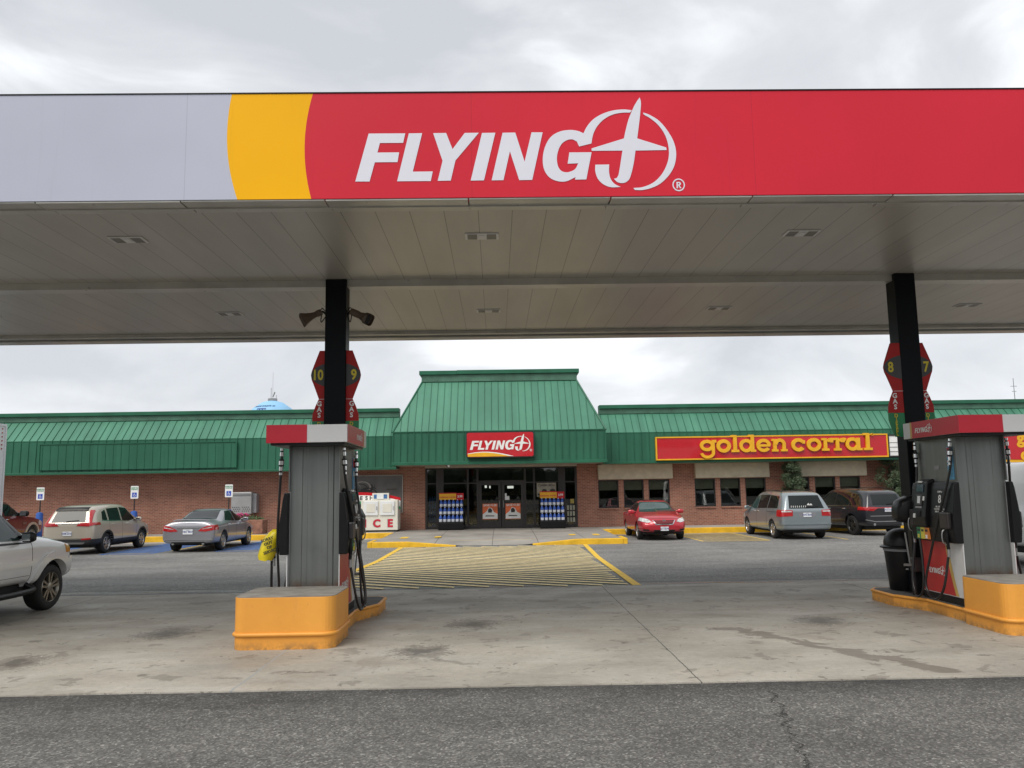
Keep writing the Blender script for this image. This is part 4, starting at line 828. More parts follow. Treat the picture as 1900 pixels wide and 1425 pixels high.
# channel behind the fascia, with lapped joints
mb=MB(); x=CX0; i=0
while x<CX1-.01:
    w=1.52; mb.box(x,min(CX1,x+w-.012),CY0+.01,CY0+.20,CZ0-.022+.004*(i%2),CZ0-.002); mb.box(x,min(CX1,x+w-.012),CY0+.21,CY0+.50,4.862+.003*(i%2),4.898); x+=w; i+=1
mb.box(CX0,CX1,CY0+.198,CY0+.215,4.80,4.86); cpart(mb,'front_channel','canopy_trim',bevel=.004)
mb=MB(); mb.box(CX0,CX1,CY1-.52,CY1-.30,4.84,4.898); mb.box(CX0,CX1,CY1-.298,CY1-.002,CZ0-.03,CZ0-.004); cpart(mb,'rear_channel','canopy_trim')
mb=MB(); mb.box(CX0,CX1,12.181,12.20,4.80,4.95); mb.box(CX0,CX1,12.2005,12.40,4.80,4.83); mb.box(CX0,CX1,12.4005,12.42,4.80,4.95); mb.box(CX0,CX1,12.4205,12.56,4.868,4.899)
cpart(mb,'beam','canopy_trim')
for x,y in [(-4.59+4.2*k+(0 if k<1 else .18 if k==1 else 0),10.05) for k in (-2,-1,0,1,2)]+[(x,14.40) for x in (-8.95,-4.72,-.17,3.93,8.40)]:
    r=MB(); r.box(x-.21,x+.21,y-.12,y+.12,4.885,4.8995); l=cpart(r,'light_fixture','valance_white',bevel=.006)
    for s in (-1,1):
        mb=MB()
        for k in range(6): yy=y-.095+k*.034; mb.box(x+s*.12-.06,x+s*.12+.06,yy,yy+.018,4.8795,4.884)
        mb.build('grille','canopy_trim_dark',l,True)
    MB().box(x-.035,x+.035,y-.07,y+.07,4.878,4.884).build('lens','valance_white',l,True)
COLX=(-2.42,6.13)
for x in COLX:
    mb=MB(); mb.box(x-.155,x+.155,12.1,12.4,.17,4.899); o=cpart(mb,'column','black_paint',bevel=.012)
    MB().box(x-.22,x+.22,12.04,12.46,.168,.185).build('base_plate','black_plastic',o,True)
# ================= ISLANDS =================
ICX=(-2.40,6.25)
def rr2(x0,x1,y0,y1,r,n=6,rs=None):
    out=[]
    for cx,cy,a in ((x1-r,y1-r,0),(x0+r,y1-r,90),(x0+r,y0+r,180),(x1-r,y0+r,270)):
        for k in range(n+1): q=R(a+90*k/n); out.append((cx+r*math.cos(q),cy+r*math.sin(q)))
    return out
def island(cx,label,a,b):
    r=E('pump_island',(cx,11.4,0),label,'pump island'); U=bases('up',(0,0,0))
    out=rr2(a,b,-1.74,-.74,.14)
    mb=MB().prism(out,U,-.02,.575); p=mb.build('bumper_block',['island_orange'],r,bevel=.012)
    MB().prism(rr2(a+.005,b-.005,-1.735,-.745,.135),U,.577,.584).build('block_top','island_top',p)
    rail=[(x,y,.165) for x,y in rr2(a-.005,b+.005,-1.745,-.735,.145)]; rail.append(rail[0]); MB().tube(rail,.024,8,cap=False).build('block_rail','island_orange',p,smooth=60)
    crb=[(-.40,-.738),(.40,-.738),(.40,.22),(.46,.36),(.58,.66),(.63,.74),(.63,1.44),(.54,1.56),(-.54,1.56),(-.63,1.44),(-.63,.74),(-.58,.66),(-.46,.36),(-.40,.22)]
    MB().prism(crb,U,-.02,.16).build('curb','island_orange',r,bevel=.01); c2=[(x*.96,(y-.6)*.97+.6) for x,y in crb]
    MB().prism(c2,U,.1605,.168).build('curb_top','dirty_top',r)
    path=[(x,y,.145) for x,y in crb[1:]+[crb[0]]]; MB().tube(path,.022,8).build('curb_rail','island_orange',r,smooth=60)
    return r
island(ICX[0],'orange concrete pump island with wide front block, left of the crosswalk',-.665,.49); island(ICX[1],'orange concrete pump island with wide front block at the right edge',-.475,.67)
# ================= FUEL PUMPS =================
def hose(pts,par,name='hose',fit=True):
    P=crom(pts,7); h=MB().tube(P,.0165,9).build(name,'hose_rubber',par,smooth=60)
    if fit:
        a=V(pts[0]); d_=(V(pts[1])-a).normalized(); mb=MB()
        for t,l,rd,mi in ((0,.03,.022,0),(.05,.05,.026,0),(.14,.09,.032,1),(.16,.05,.034,0),(.235,.05,.026,0),(.31,.03,.023,0)):
            mb.tube([a+d_*t,a+d_*(t+l)],rd,10,mi=mi)
        mb.build('hose_fitting',['chrome','black_plastic'],h,smooth=50)
    return h
def nozzle(loc,s,m_,par,rz=0,bag=False):
    # spout points up and inward to its holster; hose leaves below
    x,y,z=loc; n=MB()
    n.tube(crom([(x+.02*s,y,z-.20),(x+.025*s,y,z-.08),(x+.01*s,y,z+.05),(x-.04*s,y,z+.13)],4),[.022]*4+[.03]*4+[.036]*4+[.026],9)
    n.box(x-.03,x+.03,y-.03,y+.03,z+.0,z+.10)
    n.build('nozzle',m_,par,smooth=50,bevel=0)
    g=MB().tube(crom([(x+.04*s,y,z+.06),(x+.085*s,y,z+.02),(x+.085*s,y,z-.10),(x+.03*s,y,z-.15)],4),.009,6)
    g.tube([(x-.03*s,y,z+.12),(x-.10*s,y,z+.20),(x-.17*s,y,z+.20)],.013,7)
    g.tube([(x+.02*s,y,z-.19),(x+.02*s,y,z-.30)],.019,8); g.build('nozzle_guard','steel_grey',par,smooth=50)
def side(s,num,par,nz):
    face='-X' if s<0 else '+X'; X=.325*s
    B=bases(face,(X,0,0)); f=1 if s>0 else -1     # basis u runs toward +y for +X, toward -y for -X
    def bx(a,b,z0,z1,t0,t1,nm,m,pr=None,bev=0):
        mb=MB(); xa,xb=sorted((X+s*t0,X+s*t1)); mb.box(xa,xb,a,b,z0,z1); return mb.build(nm,m,pr or par,bevel=bev)
    # lower cladding: red field, gold curve, white end (mirrored by the pump's symmetry)
    lo=bx(-.54,.54,.10,.80,0,.012,'lower_panel','valance_white')
    nn=14; cur=[(f*(-.02)*1+0,0)]
    e=-1 if s<0 else 1      # red is at the far end on the left side, at the near end on the right
    q=lambda z:-.12-.18*((.80-z)/.7)**1.6 if s<0 else .12+.18*((.80-z)/.7)**1.6
    zz=[.11+.68*k/nn for k in range(nn+1)]
    if s<0: red=[(f*.54,.11),(f*.54,.79)]+[(f*q(z),z) for z in zz[::-1]]
    else: red=[(f*-.54,.11),(f*-.54,.79)]+[(f*q(z),z) for z in zz[::-1]]
    gold=[(f*q(z),z) for z in zz]+[(f*(q(z)-(.07 if s<0 else -.07)),z) for z in zz[::-1]]
    MB().flat(red,B,.015).build('red_field','pump_red',lo); MB().flat(gold,B,.0152).build('gold_stripe','gold_stripe',lo)
    logo(B,-.40 if s<0 else -.42,.36,.48,'text_white',lo,t=.019,reg=False)
    bx(-.56,.56,.0,.095,-.02,.006,'plinth','black_plastic')
    # electronics head
    hd=MB(); prf=[(0,.80),(.10,.80),(.12,.95),(.115,1.15),(.07,1.50),(.05,1.585),(0,1.585)]
    hd.prism([(a,b) for a,b in prf],(V((X,-.56,0)),V((s,0,0)),V((0,0,1)),V((0,1,0))),0,1.12); hd=hd.build('pump_head','black_plastic',par,bevel=.012)
    y0=.06 if s<0 else -.34; w=.34
    t=MB(); t.prism([(.0,.98),(.16,.98),(.17,1.12),(.10,1.60),(.0,1.64)],(V((X,y0,0)),V((s,0,0)),V((0,0,1)),V((0,1,0))),0,w); tm=t.build('card_terminal','black_plastic',hd,bevel=.02)
    n_=V((s*.99,0,.14)).normalized(); vv=V((0,0,1))-n_*n_.z; vv.normalize(); uu_=B[1]
    TB=(V((X+s*.135,y0+w/2,1.36)),uu_,V((-s*.145,0,.99)).normalized(),V((s*.99,0,.145)).normalized())
    def tq(x0,x1,z0,z1,m,nm,dt=.014,pr=None): return MB().prism([(x0,z0),(x1,z0),(x1,z1),(x0,z1)],TB,-.01,dt).build(nm,m,pr or tm,bevel=.003)
    tq(-.085,.085,.10,.20,'screen_dark','screen'); k_=tq(-.085,.085,-.09,.06,'dark_frame','keypad'); tq(-.035,.035,-.06,.04,'ice_door','keys',.018,k_)
    tq(-.08,.07,-.125,-.10,'cube_grey','label_strip'); tq(.10,.125,-.02,.04,'paper_white','sticker'); tq(-.05,.03,.225,.25,'paper_white','top_label',.02); tq(-.03,.05,-.24,-.16,'hole_black','card_slot'); tq(-.13,-.09,-.26,-.20,'paper_white','sticker')
    # grade selector under the terminal
    gx0=y0+.02
    for k,(m,wd) in enumerate((('sticker_green',.10),('sticker_yellow',.10),('sticker_orange',.10))):
        yy=(y0+w-.02-.105*(k+1)) if s<0 else (y0+.02+.105*k)
        o=bx(yy,yy+.10,.82,.975,.10,.135,'grade_panel',m,hd); bx(yy+.03,yy+.075,.83,.88,.135,.142,'grade_button','sticker_yellow' if k<2 else 'paper_white',o,.004)
        bx(yy+.02,yy+.08,.92,.95,.135,.139,'price','dark_frame',o)
    # printed column with the pump number
    yc=-.22 if s<0 else .25; Pn=V((s*.968,0,.25)).normalized(); TP=(V((X+s*.096,yc,1.36)),B[1],V((-s*.115,0,.993)).normalized(),V((s*.993,0,.115)))
    text(str(num),.15,TP,'text_white',hd,bold=.002); 
    text('PUMP #',.035,(TP[0]+TP[2]*.10,)+TP[1:],'text_white',hd); text('ALL GRADES\nCONTAIN UP TO\n10% ETHANOL',.033,(TP[0]-TP[2]*.13,)+TP[1:],'text_white',hd)
    # upper stainless side with notices
    bx(-.53,.53,1.60,2.17,-.01,.004,'upper_panel','stainless')
    yn=-.47 if s<0 else .35
    o=bx(yn,yn+.14,1.62,2.05,.006,.012,'side_poster','map_blue'); bx(yn+.01,yn+.13,1.92,2.04,.012,.014,'poster_head','pump_red',o); text('SU',.10,(V((X+s*.016,yn+.07,1.83)),)+B[1:],'text_white',o,bold=.003)
    bx(-.10,.02,1.76,1.81,.005,.009,'notice','cube_grey')
    # hoses and nozzles
    xo=.37
    if nz:
        hose([(s*xo,.43,2.15),(s*xo,.43,1.75),(s*(xo+.06),.41,1.2),(s*(xo+.09),.28,.55),(s*(xo+.12),.26,.14),(s*(xo+.14),.40,.03),(s*(xo+.12),.53,.25),(s*(xo+.04),.56,.75)],par)
        nozzle((s*(xo+.02),.56,1.05),s,'nozzle_green',par)
        hose([(s*xo,-.50,2.15),(s*(xo+.02),-.48,1.75),(s*(xo+.10),-.30,1.2),(s*(xo+.15),-.05,.6),(s*(xo+.20),.02,.22),(s*(xo+.18),-.16,.06),(s*(xo+.15),-.34,.22),(s*(xo+.08),-.38,.62)],par)
        nozzle((s*(xo+.05),-.38,.92),s,'black_plastic',par)
        bx(-.50,-.30,.98,1.20,.10,.17,'holster','dark_frame',hd,.02); bx(.42,.55,.98,1.22,.08,.15,'holster','dark_frame',hd,.02)
    else:
        hose([(s*(xo+.03),-.60,2.15),(s*(xo+.05),-.58,1.75),(s*(xo+.09),-.52,1.0),(s*(xo+.09),-.40,.35),(s*(xo+.15),-.36,.12),(s*(xo+.2),-.34,.35),(s*(xo+.2),-.36,.72)],par)
        hose([(s*.40,.1,.95),(s*.47,.12,.6),(s*.55,.15,.1),(s*.5,.3,.06)],par,fit=False)
        nozzle((s*(xo+.15),-.36,.95),s,'black_plastic',par)
def pump(cx,label,nums,idx):
    r=E('fuel_pump',(cx,11.275,.168),label,'fuel pump')
    # end panels with shallow vertical folds
    for e in (-1,1):
        pf=[(-.32,0),(-.165,0),(-.155,.012),(-.10,.012),(-.085,.002),(.165,.002),(.175,.014),(.235,.014),(.245,0),(.32,0)]
        pts=pf+[(.32,-.10),(-.32,-.10)]
        MB().prism([(x,-(.475+y)*1) if e<0 else (x,.475+y) for x,y in pts],bases('up',(0,0,0)),.0,2.17).build('end_panel','stainless',r)
        MB().tube([(-.32,e*.477,.0),(-.32,e*.477,2.17)],.006,6).tube([(.32,e*.477,0),(.32,e*.477,2.17)],.006,6).build('edge_trim','steel_grey',r)
    MB().box(-.318,.318,-.374,.374,0,2.16).build('body','cube_grey',r)
    # valance: red and white ends, red sides with lettering
    vb=MB().box(-.50,.50,-.97,.47,2.20,2.42).build('valance','valance_white',r,bevel=.004)
    MB().box(-.46,.46,-.93,.43,2.17,2.198).build('valance_underside','black_plastic',r)
    B=bases('-Y',(0,-.972,0)); xr_=0.0 if idx==0 else .06
    MB().flat([(-.503,2.198),(xr_,2.198),(xr_,2.422),(-.503,2.422)],B,.002).build('red_end','valance_red',vb)
    for s in (-1,1):
        B=bases('-X' if s<0 else '+X',(.502*s,0,0)); f=1 if s>0 else -1
        a,b=sorted((f*-.973,f*.22)); MB().flat([(a,2.198),(b,2.198),(b,2.422),(a,2.422)],B,.002).build('red_side','valance_red',vb)
        a,b=sorted((f*.22,f*.27)); MB().flat([(a,2.198),(b,2.198),(b,2.422),(a,2.422)],B,.003).build('gold_stripe','gold_stripe',vb)
        logo(B,-.13 if s<0 else -.35,2.265,.46,'text_white',vb,t=.006,reg=False)
    side(-1,nums[0],r,idx==1); side(1,nums[1],r,True)
    return r
p1=pump(ICX[0],'stainless fuel pump on the left island, one nozzle bagged in yellow',(10,9),0)
p2=pump(ICX[1],'stainless fuel pump numbers 7 and 8 on the right island, with green nozzle',(8,7),1)
# out-of-service bag over the left nozzle
bg=E('service_bag',(-2.99,10.92,1.0),'yellow SORRY OUT OF SERVICE bag tied over the left nozzle of the left pump','bag')
rg=random.Random(12); mb=MB(); prof=[(-.20,.10,.07,-.05),(-.12,.125,.085,-.035),(0,.125,.09,-.01),(.12,.115,.085,.03),(.22,.095,.06,.07),(.27,.06,.035,.085)]
nn=14
vs=[];fs=[]
for z,a,b,sh in prof:
    for k in range(nn): q=2*PI*k/nn; w=1+rg.uniform(-.07,.07); vs.append((-3.0+sh+.9*a*w*math.cos(q),10.90+b*w*math.sin(q),1.06+z*.82+rg.uniform(-.01,.01)))
for i in range(len(prof)-1):
    for k in range(nn): k2=(k+1)%nn; fs.append((i*nn+k,i*nn+k2,(i+1)*nn+k2,(i+1)*nn+k))
fs.append(tuple(range(nn))[::-1]); fs.append(tuple((len(prof)-1)*nn+k for k in range(nn)))
b_=mb.add(vs,fs).build('bag','bag_yellow',bg,True,smooth=60)
text('SORRY\nOUT\nOF\nSERVICE',.052,(V((-2.975,10.785,1.09)),V((.95,0,.31)),V((-.31,0,.95)),V((0,-1,0))),'text_black',bg,bold=.002,world=True)
# ---- things on the columns ----
OUTL=[(.20,0),(.315,.20)]
def fin(cx,nums,label):
    r=E('number_sign',(cx,12.45,2.45),label,'sign'); y=12.45; B=bases('-Y',(cx,y,0)); h=.375
    prof=[(.245,3.86),(.335,3.62),(.36,3.55),(.372,3.49),(.36,3.42),(.335,3.36),(.25,3.13),(.30,3.02),(.34,2.90),(.345,2.80),(.345,2.70),(.31,2.57),(.26,2.44)]
    def cut(z0,z1):
        P=[]
        for (a,za),(b,zb) in zip(prof,prof[1:]):
            for t in range(5):
                z=za+(zb-za)*t/4; 
                if z0-1e-6<=z<=z1+1e-6: P.append((a+(b-a)*t/4,z))
        def at(z):
            for (a,za),(b,zb) in zip(prof,prof[1:]):
                if zb<=z<=za: return a+(b-a)*(za-z)/(za-zb)
        P=[(at(z1),z1)]+[p for p in P if z0<p[1]<z1]+[(at(z0),z0)]
        return P+[(-x,z) for x,z in P[::-1]]
    o=MB().prism(cut(2.80,3.86),B,0,.03).build('sign_panel','fin_red',r,True); MB().prism(cut(2.44,2.797),B,0,.03).build('green_panel','fin_green',r,True)
    c=[(x,z) for x,z in [(.37*math.cos(2*PI*k/32),3.49+.19*math.sin(2*PI*k/32)) for k in range(32)]]
    def clampx(p):
        x,z=p
        for (a,za),(b,zb) in zip(prof,prof[1:]):
            if zb<=z<=za: m=a+(b-a)*(za-z)/(za-zb); return (max(-m,min(m,x)),z)
        return p
    MB().prism([clampx(p) for p in c],B,.0305,.034).build('number_disc','fin_dark',r,True)
    MB().box(cx-.25,cx+.25,y-.0335,y-.031,3.125,3.13).build('divider','sign_white',r,True)
    for s,nm in ((-1,nums[0]),(1,nums[1])):
        text(nm,.215,(V((cx+s*.27,y-.035,3.485)),)+B[1:],'fin_yellow',r,bold=.006,world=True,sx=.8)
        for k,ch in enumerate('GAS'): text(ch,.10,(V((cx+s*.24,y-.034,3.055-.085*k)),)+B[1:],'sign_white',r,bold=.003,world=True)
        for k,ch in enumerate('DIESEL'): text(ch,.075,(V((cx+s*.24,y-.034,2.755-.055*k)),)+B[1:],'fin_yellow',r,bold=.002,world=True)
    r.location=(cx,12.16,2.44); r.scale=(.985,1,.985)
    return r
fin(-2.415,('10','9'),'red shaped sign with pump numbers 10 and 9 behind the left column'); fin(6.085,('8','7'),'red shaped sign with pump numbers 8 and 7 behind the right column')
for s in (-1,1):
    x0=COLX[0]+s*.155; r=E('horn_speaker',(x0,12.2,4.33),'brown horn loudspeaker on the %s side of the left column'%('left' if s<0 else 'right'),'loudspeaker')
    d_=V((s*.80,-.25,-.42)).normalized(); a=V((x0+s*.07,12.16,4.42)); mb=MB()
    up=V((0,0,1)); w=d_.cross(up).normalized(); u=w.cross(d_)
    secs=[(0,.05,.045),(.07,.055,.05),(.09,.04,.04),(.16,.065,.05),(.24,.11,.075),(.31,.16,.105)] if s<0 else [(0,.055,.05),(.09,.06,.055),(.16,.06,.05),(.26,.105,.075),(.28,.125,.09),(.33,.12,.09)]
    vs=[];fs=[];n=16
    for t,aa,bb in secs:
        for k in range(n):
            q=2*PI*k/n; cx_=math.copysign(abs(math.cos(q))**.6,math.cos(q)); sy=math.copysign(abs(math.sin(q))**.6,math.sin(q)); vs.append(a+d_*t+w*aa*cx_+u*bb*sy)
    for i in range(len(secs)-1):
        for k in range(n): k2=(k+1)%n; fs.append((i*n+k,i*n+k2,(i+1)*n+k2,(i+1)*n+k))
    fs.append(tuple(range(n))[::-1]); mb.add(vs,fs); mb.build('horn','horn_tan',r,True,smooth=40)
    e=a+d_*secs[-1][0]*.9; MB().tube([e-d_*.06,e-d_*.0],[.03,.075],12).build('throat','hole_black',r,True)
    MB().tube(crom([(x0,12.2,4.38),a+V((-.03*s,0,.0)),a],4),.018,6).tube(crom([(x0,12.16,4.42),(x0+s*.05,12.12,4.47),a+V((0,0,.04))],4),.008,5).tube(crom([(x0,12.16,4.36),(x0+s*.06,12.1,4.25),a+V((.0,0,-.05))],4),.008,5).build('bracket','black_plastic',r,True,smooth=50)
# windscreen service units beside the columns
def squeegee(x,s,label):
    r=E('windscreen_service_unit',(x,12.15,.168),label,'service unit')
    U=[]; mb=MB(); secs=[(-.27,.10,1.24,1.42),(-.22,.15,1.20,1.51),(-.08,.17,1.18,1.57),(.10,.17,1.18,1.58),(.2,.15,1.2,1.55)]
    vs=[];fs=[];n=20
    for t,hw,za,zb in secs:
        for k in range(n):
            q=2*PI*k/n; c_=math.copysign(abs(math.cos(q))**.55,math.cos(q)); s_=math.copysign(abs(math.sin(q))**.55,math.sin(q)); wob=.025*math.sin((za+zb)/2*3+s_*3)
            vs.append((x+s*(-t)*1.0+0*wob,12.02+hw*c_,(za+zb)/2+(zb-za)/2*s_))
    for i in range(len(secs)-1):
        for k in range(n): k2=(k+1)%n; fs.append((i*n+k,i*n+k2,(i+1)*n+k2,(i+1)*n+k))
    fs.append(tuple(range(n))[::-1]); fs.append(tuple((len(secs)-1)*n+k for k in range(n)))
    mb.add(vs,fs).build('hood','black_plastic',r,True,smooth=50,bevel=.006)
    MB().box(x-.09,x+.09,11.93,12.05,.17,1.2).build('stand','black_plastic',r,True,bevel=.015)
    MB().tube([(x+s*.16,11.9,.62),(x+s*.2,11.9,1.05)],.012,6).tube([(x+s*.12,11.88,.60),(x+s*.24,11.92,.60)],.02,6).build('squeegee','steel_grey',r,True)
    MB().box(x-.12,x+.12,11.86,12.0,.50,.70).build('bucket','dark_frame',r,True,bevel=.02)
squeegee(5.94,-1,'black rounded windscreen service unit on the left side of the right column'); squeegee(-2.23,1,'black rounded windscreen service unit on the right side of the left column')
# dome-lidded bins on the islands
trash((6.04,12.62,.168),'black dome-lidded litter bin on the end of the right island','dome'); trash((-2.53,12.66,.168),'black dome-lidded litter bin on the end of the left island','dome')
# ================= VEHICLES =================
def tomesh(ob):
    dg=bpy.context.evaluated_depsgraph_get(); dg.update(); return bpy.data.meshes.new_from_object(ob.evaluated_get(dg))
def mkobj(me,name='tmp'): o=bpy.data.objects.new(name,me); COL.objects.link(o); return o
def boolop(a_me,b_me,op,name,keep=None):
    a=mkobj(a_me.copy()); b=mkobj(b_me); md=a.modifiers.new('b','BOOLEAN'); md.operation=op; md.object=b; md.solver='EXACT'
    me=tomesh(a); bpy.data.objects.remove(a); bpy.data.objects.remove(b); me.name=name; return me
def prism_me(poly,axis,t0,t1):
    o=V((0,0,0)); B={'X':(o,V((0,1,0)),V((0,0,1)),V((1,0,0))),'Y':(o,V((-1,0,0)),V((0,0,1)),V((0,1,0))),'Z':(o,V((1,0,0)),V((0,1,0)),V((0,0,1)))}[axis]
    p=[(-a,b) for a,b in poly] if axis=='Y' else poly
    mb=MB().prism(p,B,t0,t1); me=bpy.data.meshes.new('p'); me.from_pydata(mb.v,[],mb.f); me.update(); return me
class Car:
    def __init__(s,name,label,loc,rz,st,pm,wheels,wr,ww,flare=1.16,track=None):
        s.r=E(name,loc,label,'pickup truck' if 'pickup' in name else 'car',None,rz); s.pm=pm
        ring=[]
        vs=[];fs=[]
        for (yl,yt,w,zb,zs,wt,zt) in st:
            pts=[(0,zb),(w*.6,zb),(w*.93,zb+.02),(w*.985,zb+.14),(w,(zb+zs)/2),(w*.985,zs-.06),(w*.94,zs),(wt+.02,zt-.07),(wt*.86,zt-.012),(wt*.45,zt+.004),(0,zt+.01)]
            full=pts+[(-x,z) for x,z in pts[-2:0:-1]]
            for x,z in full:
                t=max(0,min(1,(z-zs)/max(.02,zt-zs))); vs.append((x,yl+(yt-yl)*t,z))
        n=20
        for i in range(len(st)-1):
            for k in range(n): k2=(k+1)%n; fs.append((i*n+k,(i+1)*n+k,(i+1)*n+k2,i*n+k2))
        for base,rev in ((0,False),((len(st)-1)*n,True)):
            # quad cap
            idx=[base+k for k in range(n)]
            for j in range(0,10):
                if j==0: f=(idx[0],idx[1],idx[19]); 
                elif j==9: f=(idx[9],idx[10],idx[11])
                else: f=(idx[j],idx[j+1],idx[20-j-1],idx[20-j])
                fs.append(f[::-1] if rev else f)
        me=bpy.data.meshes.new('c'); me.from_pydata(vs,[],fs); me.update()
        bm=bmesh.new(); bm.from_mesh(me); bmesh.ops.recalc_face_normals(bm,faces=bm.faces); bm.to_mesh(me); bm.free()
        o=mkobj(me); m=o.modifiers.new('s','SUBSURF'); m.levels=2; m.render_levels=2; s.base=tomesh(o); bpy.data.objects.remove(o)
        s.off={}
        body=s.base.copy()
        for y in wheels:
            for sd_ in (-1,1):
                mb=MB(); mb.lathe([(wr*flare,-.22),(wr*flare,.5)] if sd_>0 else [(wr*flare,-.5),(wr*flare,.22)],(sd_*(st[3][2]-.02),y,wr*1.02),'X',36)
                c=bpy.data.meshes.new('k'); c.from_pydata(mb.v,[],mb.f); c.update()
                bm=bmesh.new(); bm.from_mesh(c); bmesh.ops.recalc_face_normals(bm,faces=bm.faces); bm.to_mesh(c); bm.free()
                body=boolop(body,c,'DIFFERENCE','body')
        s.body=body; s.bo=s.emit('body',body,pm,s.r,auto=35); s.st=st
        s.bvh=BVHTree.FromPolygons([v.co for v in s.base.vertices],[tuple(p.vertices) for p in s.base.polygons])
        # dark wheel wells
        for y in wheels:
            for sd_ in (-1,1):
                mb=MB(); xa=sd_*(st[3][2]-.27); mb.lathe([(wr*flare*.999,0),(wr*flare*.99,sd_*.17)],(xa,y,wr*1.02),'X',36,cap=1); mb.v=[(a_,b_,max(c_,wr*.8)) for a_,b_,c_ in mb.v]; mb.build('wheel_well','rubber',s.bo)
        for y in wheels:
            for sd_ in (-1,1): s.wheel(sd_,y,wr,ww,track or st[3][2]-.03)
        s.wr=wr
    def emit(s,name,me,m,par,auto=30,smooth=True):
        me.materials.clear(); me.materials.append(M[m]); 
        for p in me.polygons: p.material_index=0
        o=mkobj(me,name); me.name=name
        me.polygons.foreach_set('use_smooth',[smooth]*len(me.polygons)); me.set_sharp_from_angle(angle=R(auto)); o.parent=par; return o
    def offset(s,d,src='base'):
        if (d,src) not in s.off:
            me=(s.base if src=='base' else s.body).copy(); ns=[v.normal.copy() for v in me.vertices]
            for v,n in zip(me.vertices,ns): v.co+=n*d
            s.off[(d,src)]=me
        return s.off[(d,src)]
    def patch(s,name,poly,axis,t0,t1,m,par=None,d=.006,src='base',mirror=False):
        me=boolop(s.offset(d,src),prism_me(poly,axis,t0,t1),'INTERSECT',name)
        if len(me.polygons)==0: print('EMPTY',name); 
        o=s.emit(name,me,m,par or s.bo)
        if mirror:
            m2=me.copy()
            for v in m2.vertices: v.co.x=-v.co.x
            m2.flip_normals(); o2=s.emit(name,m2,m,par or s.bo); 
        return o
    def side(s,name,poly,m,par=None,d=.006,src='base'):
        return s.patch(name,poly,'X',.35,1.3,m,par,d,src,mirror=True)
    def wheel(s,sd_,y,r,w,xo):
        x=sd_*xo; mb=MB(); a=-sd_
        mb.lathe([(r*.60,a*.0+a*.015),(r*.72,a*.0),(r*.93,a*.008),(r*.985,a*.035),(r,a*.07),(r,a*(w-.06)),(r*.93,a*w),(r*.6,a*w)],(x,y,r),'X',36,cap=2)
        t=mb.build('wheel','rubber',s.r,smooth=50)
        ri=MB(); ri.lathe([(r*.66,a*.012),(r*.64,a*.002),(r*.60,a*.02),(r*.58,a*.07)],(x,y,r),'X',36,mi=0,cap=0); ri.add(*(lambda q:(q.v,q.f))(MB().lathe([(r*.585,a*.06),(r*.3,a*.13),(0,a*.13)],(x,y,r),'X',36,cap=0)),1)
        spokes=s.spokes if hasattr(s,'spokes') else 5
        for k in range(spokes):
            q=2*PI*k/spokes+.3; c_,s_=math.cos(q),math.sin(q); T=V((0,c_,s_)); Nn=V((0,-s_,c_))
            for o_ in ((-.05,.05) if spokes==5 else (0,)):
                p0=V((x+a*.02,y,r))+T*r*.14+Nn*r*o_; p1=V((x+a*.008,y,r))+T*r*.60+Nn*r*o_*2.4; h=Nn*r*.055; dpt=V((a*.05,0,0))
                ri.add([p0-h,p0+h,p1+h*.8,p1-h*.8,p0-h+dpt,p0+h+dpt,p1+h*.8+dpt,p1-h*.8+dpt],[(0,1,2,3),(0,1,5,4),(1,2,6,5),(2,3,7,6),(3,0,4,7)])
        ri.lathe([(r*.19,a*.06),(r*.18,a*.015),(r*.10,a*.004),(0,a*.004)],(x,y,r),'X',20)
        ri.build('rim',[s.rimmat,'rubber'],t,smooth=35)
    def hit(s,x,z,frm=-1):
        h=s.bvh.ray_cast(V((x,frm*6,z)),V((0,-frm,0))); return h[0].y if h[0] else 0
    def hitx(s,y,z,sd_): h=s.bvh.ray_cast(V((sd_*3,y,z)),V((-sd_,0,0))); return h[0].x if h[0] else 0
    def plate(s,z,tx,frm=-1,w=.30,h=.15):
        y=s.hit(0,z,frm)+frm*.012; B=bases('-Y' if frm<0 else '+Y',(0,y,z))
        p=MB().prism(rrect(-w/2,w/2,-h/2,h/2,.012),B,0,.008).build('number_plate','plate_white',s.bo); text(tx,.085,(V((0,y+frm*.009,z-.004)),)+B[1:],'plate_text',p,bold=.002)
        text('VIRGINIA',.025,(V((0,y+frm*.009,z+.055)),)+B[1:],'plate_text',p)
    def mirror(s,y,z,m=None,sz=1,out=.12):
        for sd_ in (-1,1):
            x=s.hitx(y,z-.03,sd_); mb=MB(); n=12
            vs=[];fs=[];secs=[(-.02,.02,.02),(.04,.03,.03),(.07,.055,.07),(out+.08,.055,.075),(out+.13,.03,.05)]
            for t,a,b in secs:
                for k in range(n):
                    q=2*PI*k/n; cc=math.copysign(abs(math.cos(q))**.6,math.cos(q)); ss=math.copysign(abs(math.sin(q))**.6,math.sin(q)); vs.append((x+sd_*t*sz,y+a*cc*sz,z+b*ss*sz))
            for i in range(len(secs)-1):
                for k in range(n): k2=(k+1)%n; fs.append((i*n+k,i*n+k2,(i+1)*n+k2,(i+1)*n+k))
            fs.append(tuple(range(n))[::-1]); fs.append(tuple((len(secs)-1)*n+k for k in range(n)))
            o=mb.add(vs,fs).build('wing_mirror',m or s.pm,s.r,smooth=50)
            MB().box(min(x+sd_*.07*sz,x+sd_*(out+.09)*sz),max(x+sd_*.07*sz,x+sd_*(out+.09)*sz),y-.062*sz,y-.052*sz,z-.05*sz,z+.05*sz).build('mirror_glass','chrome',o)
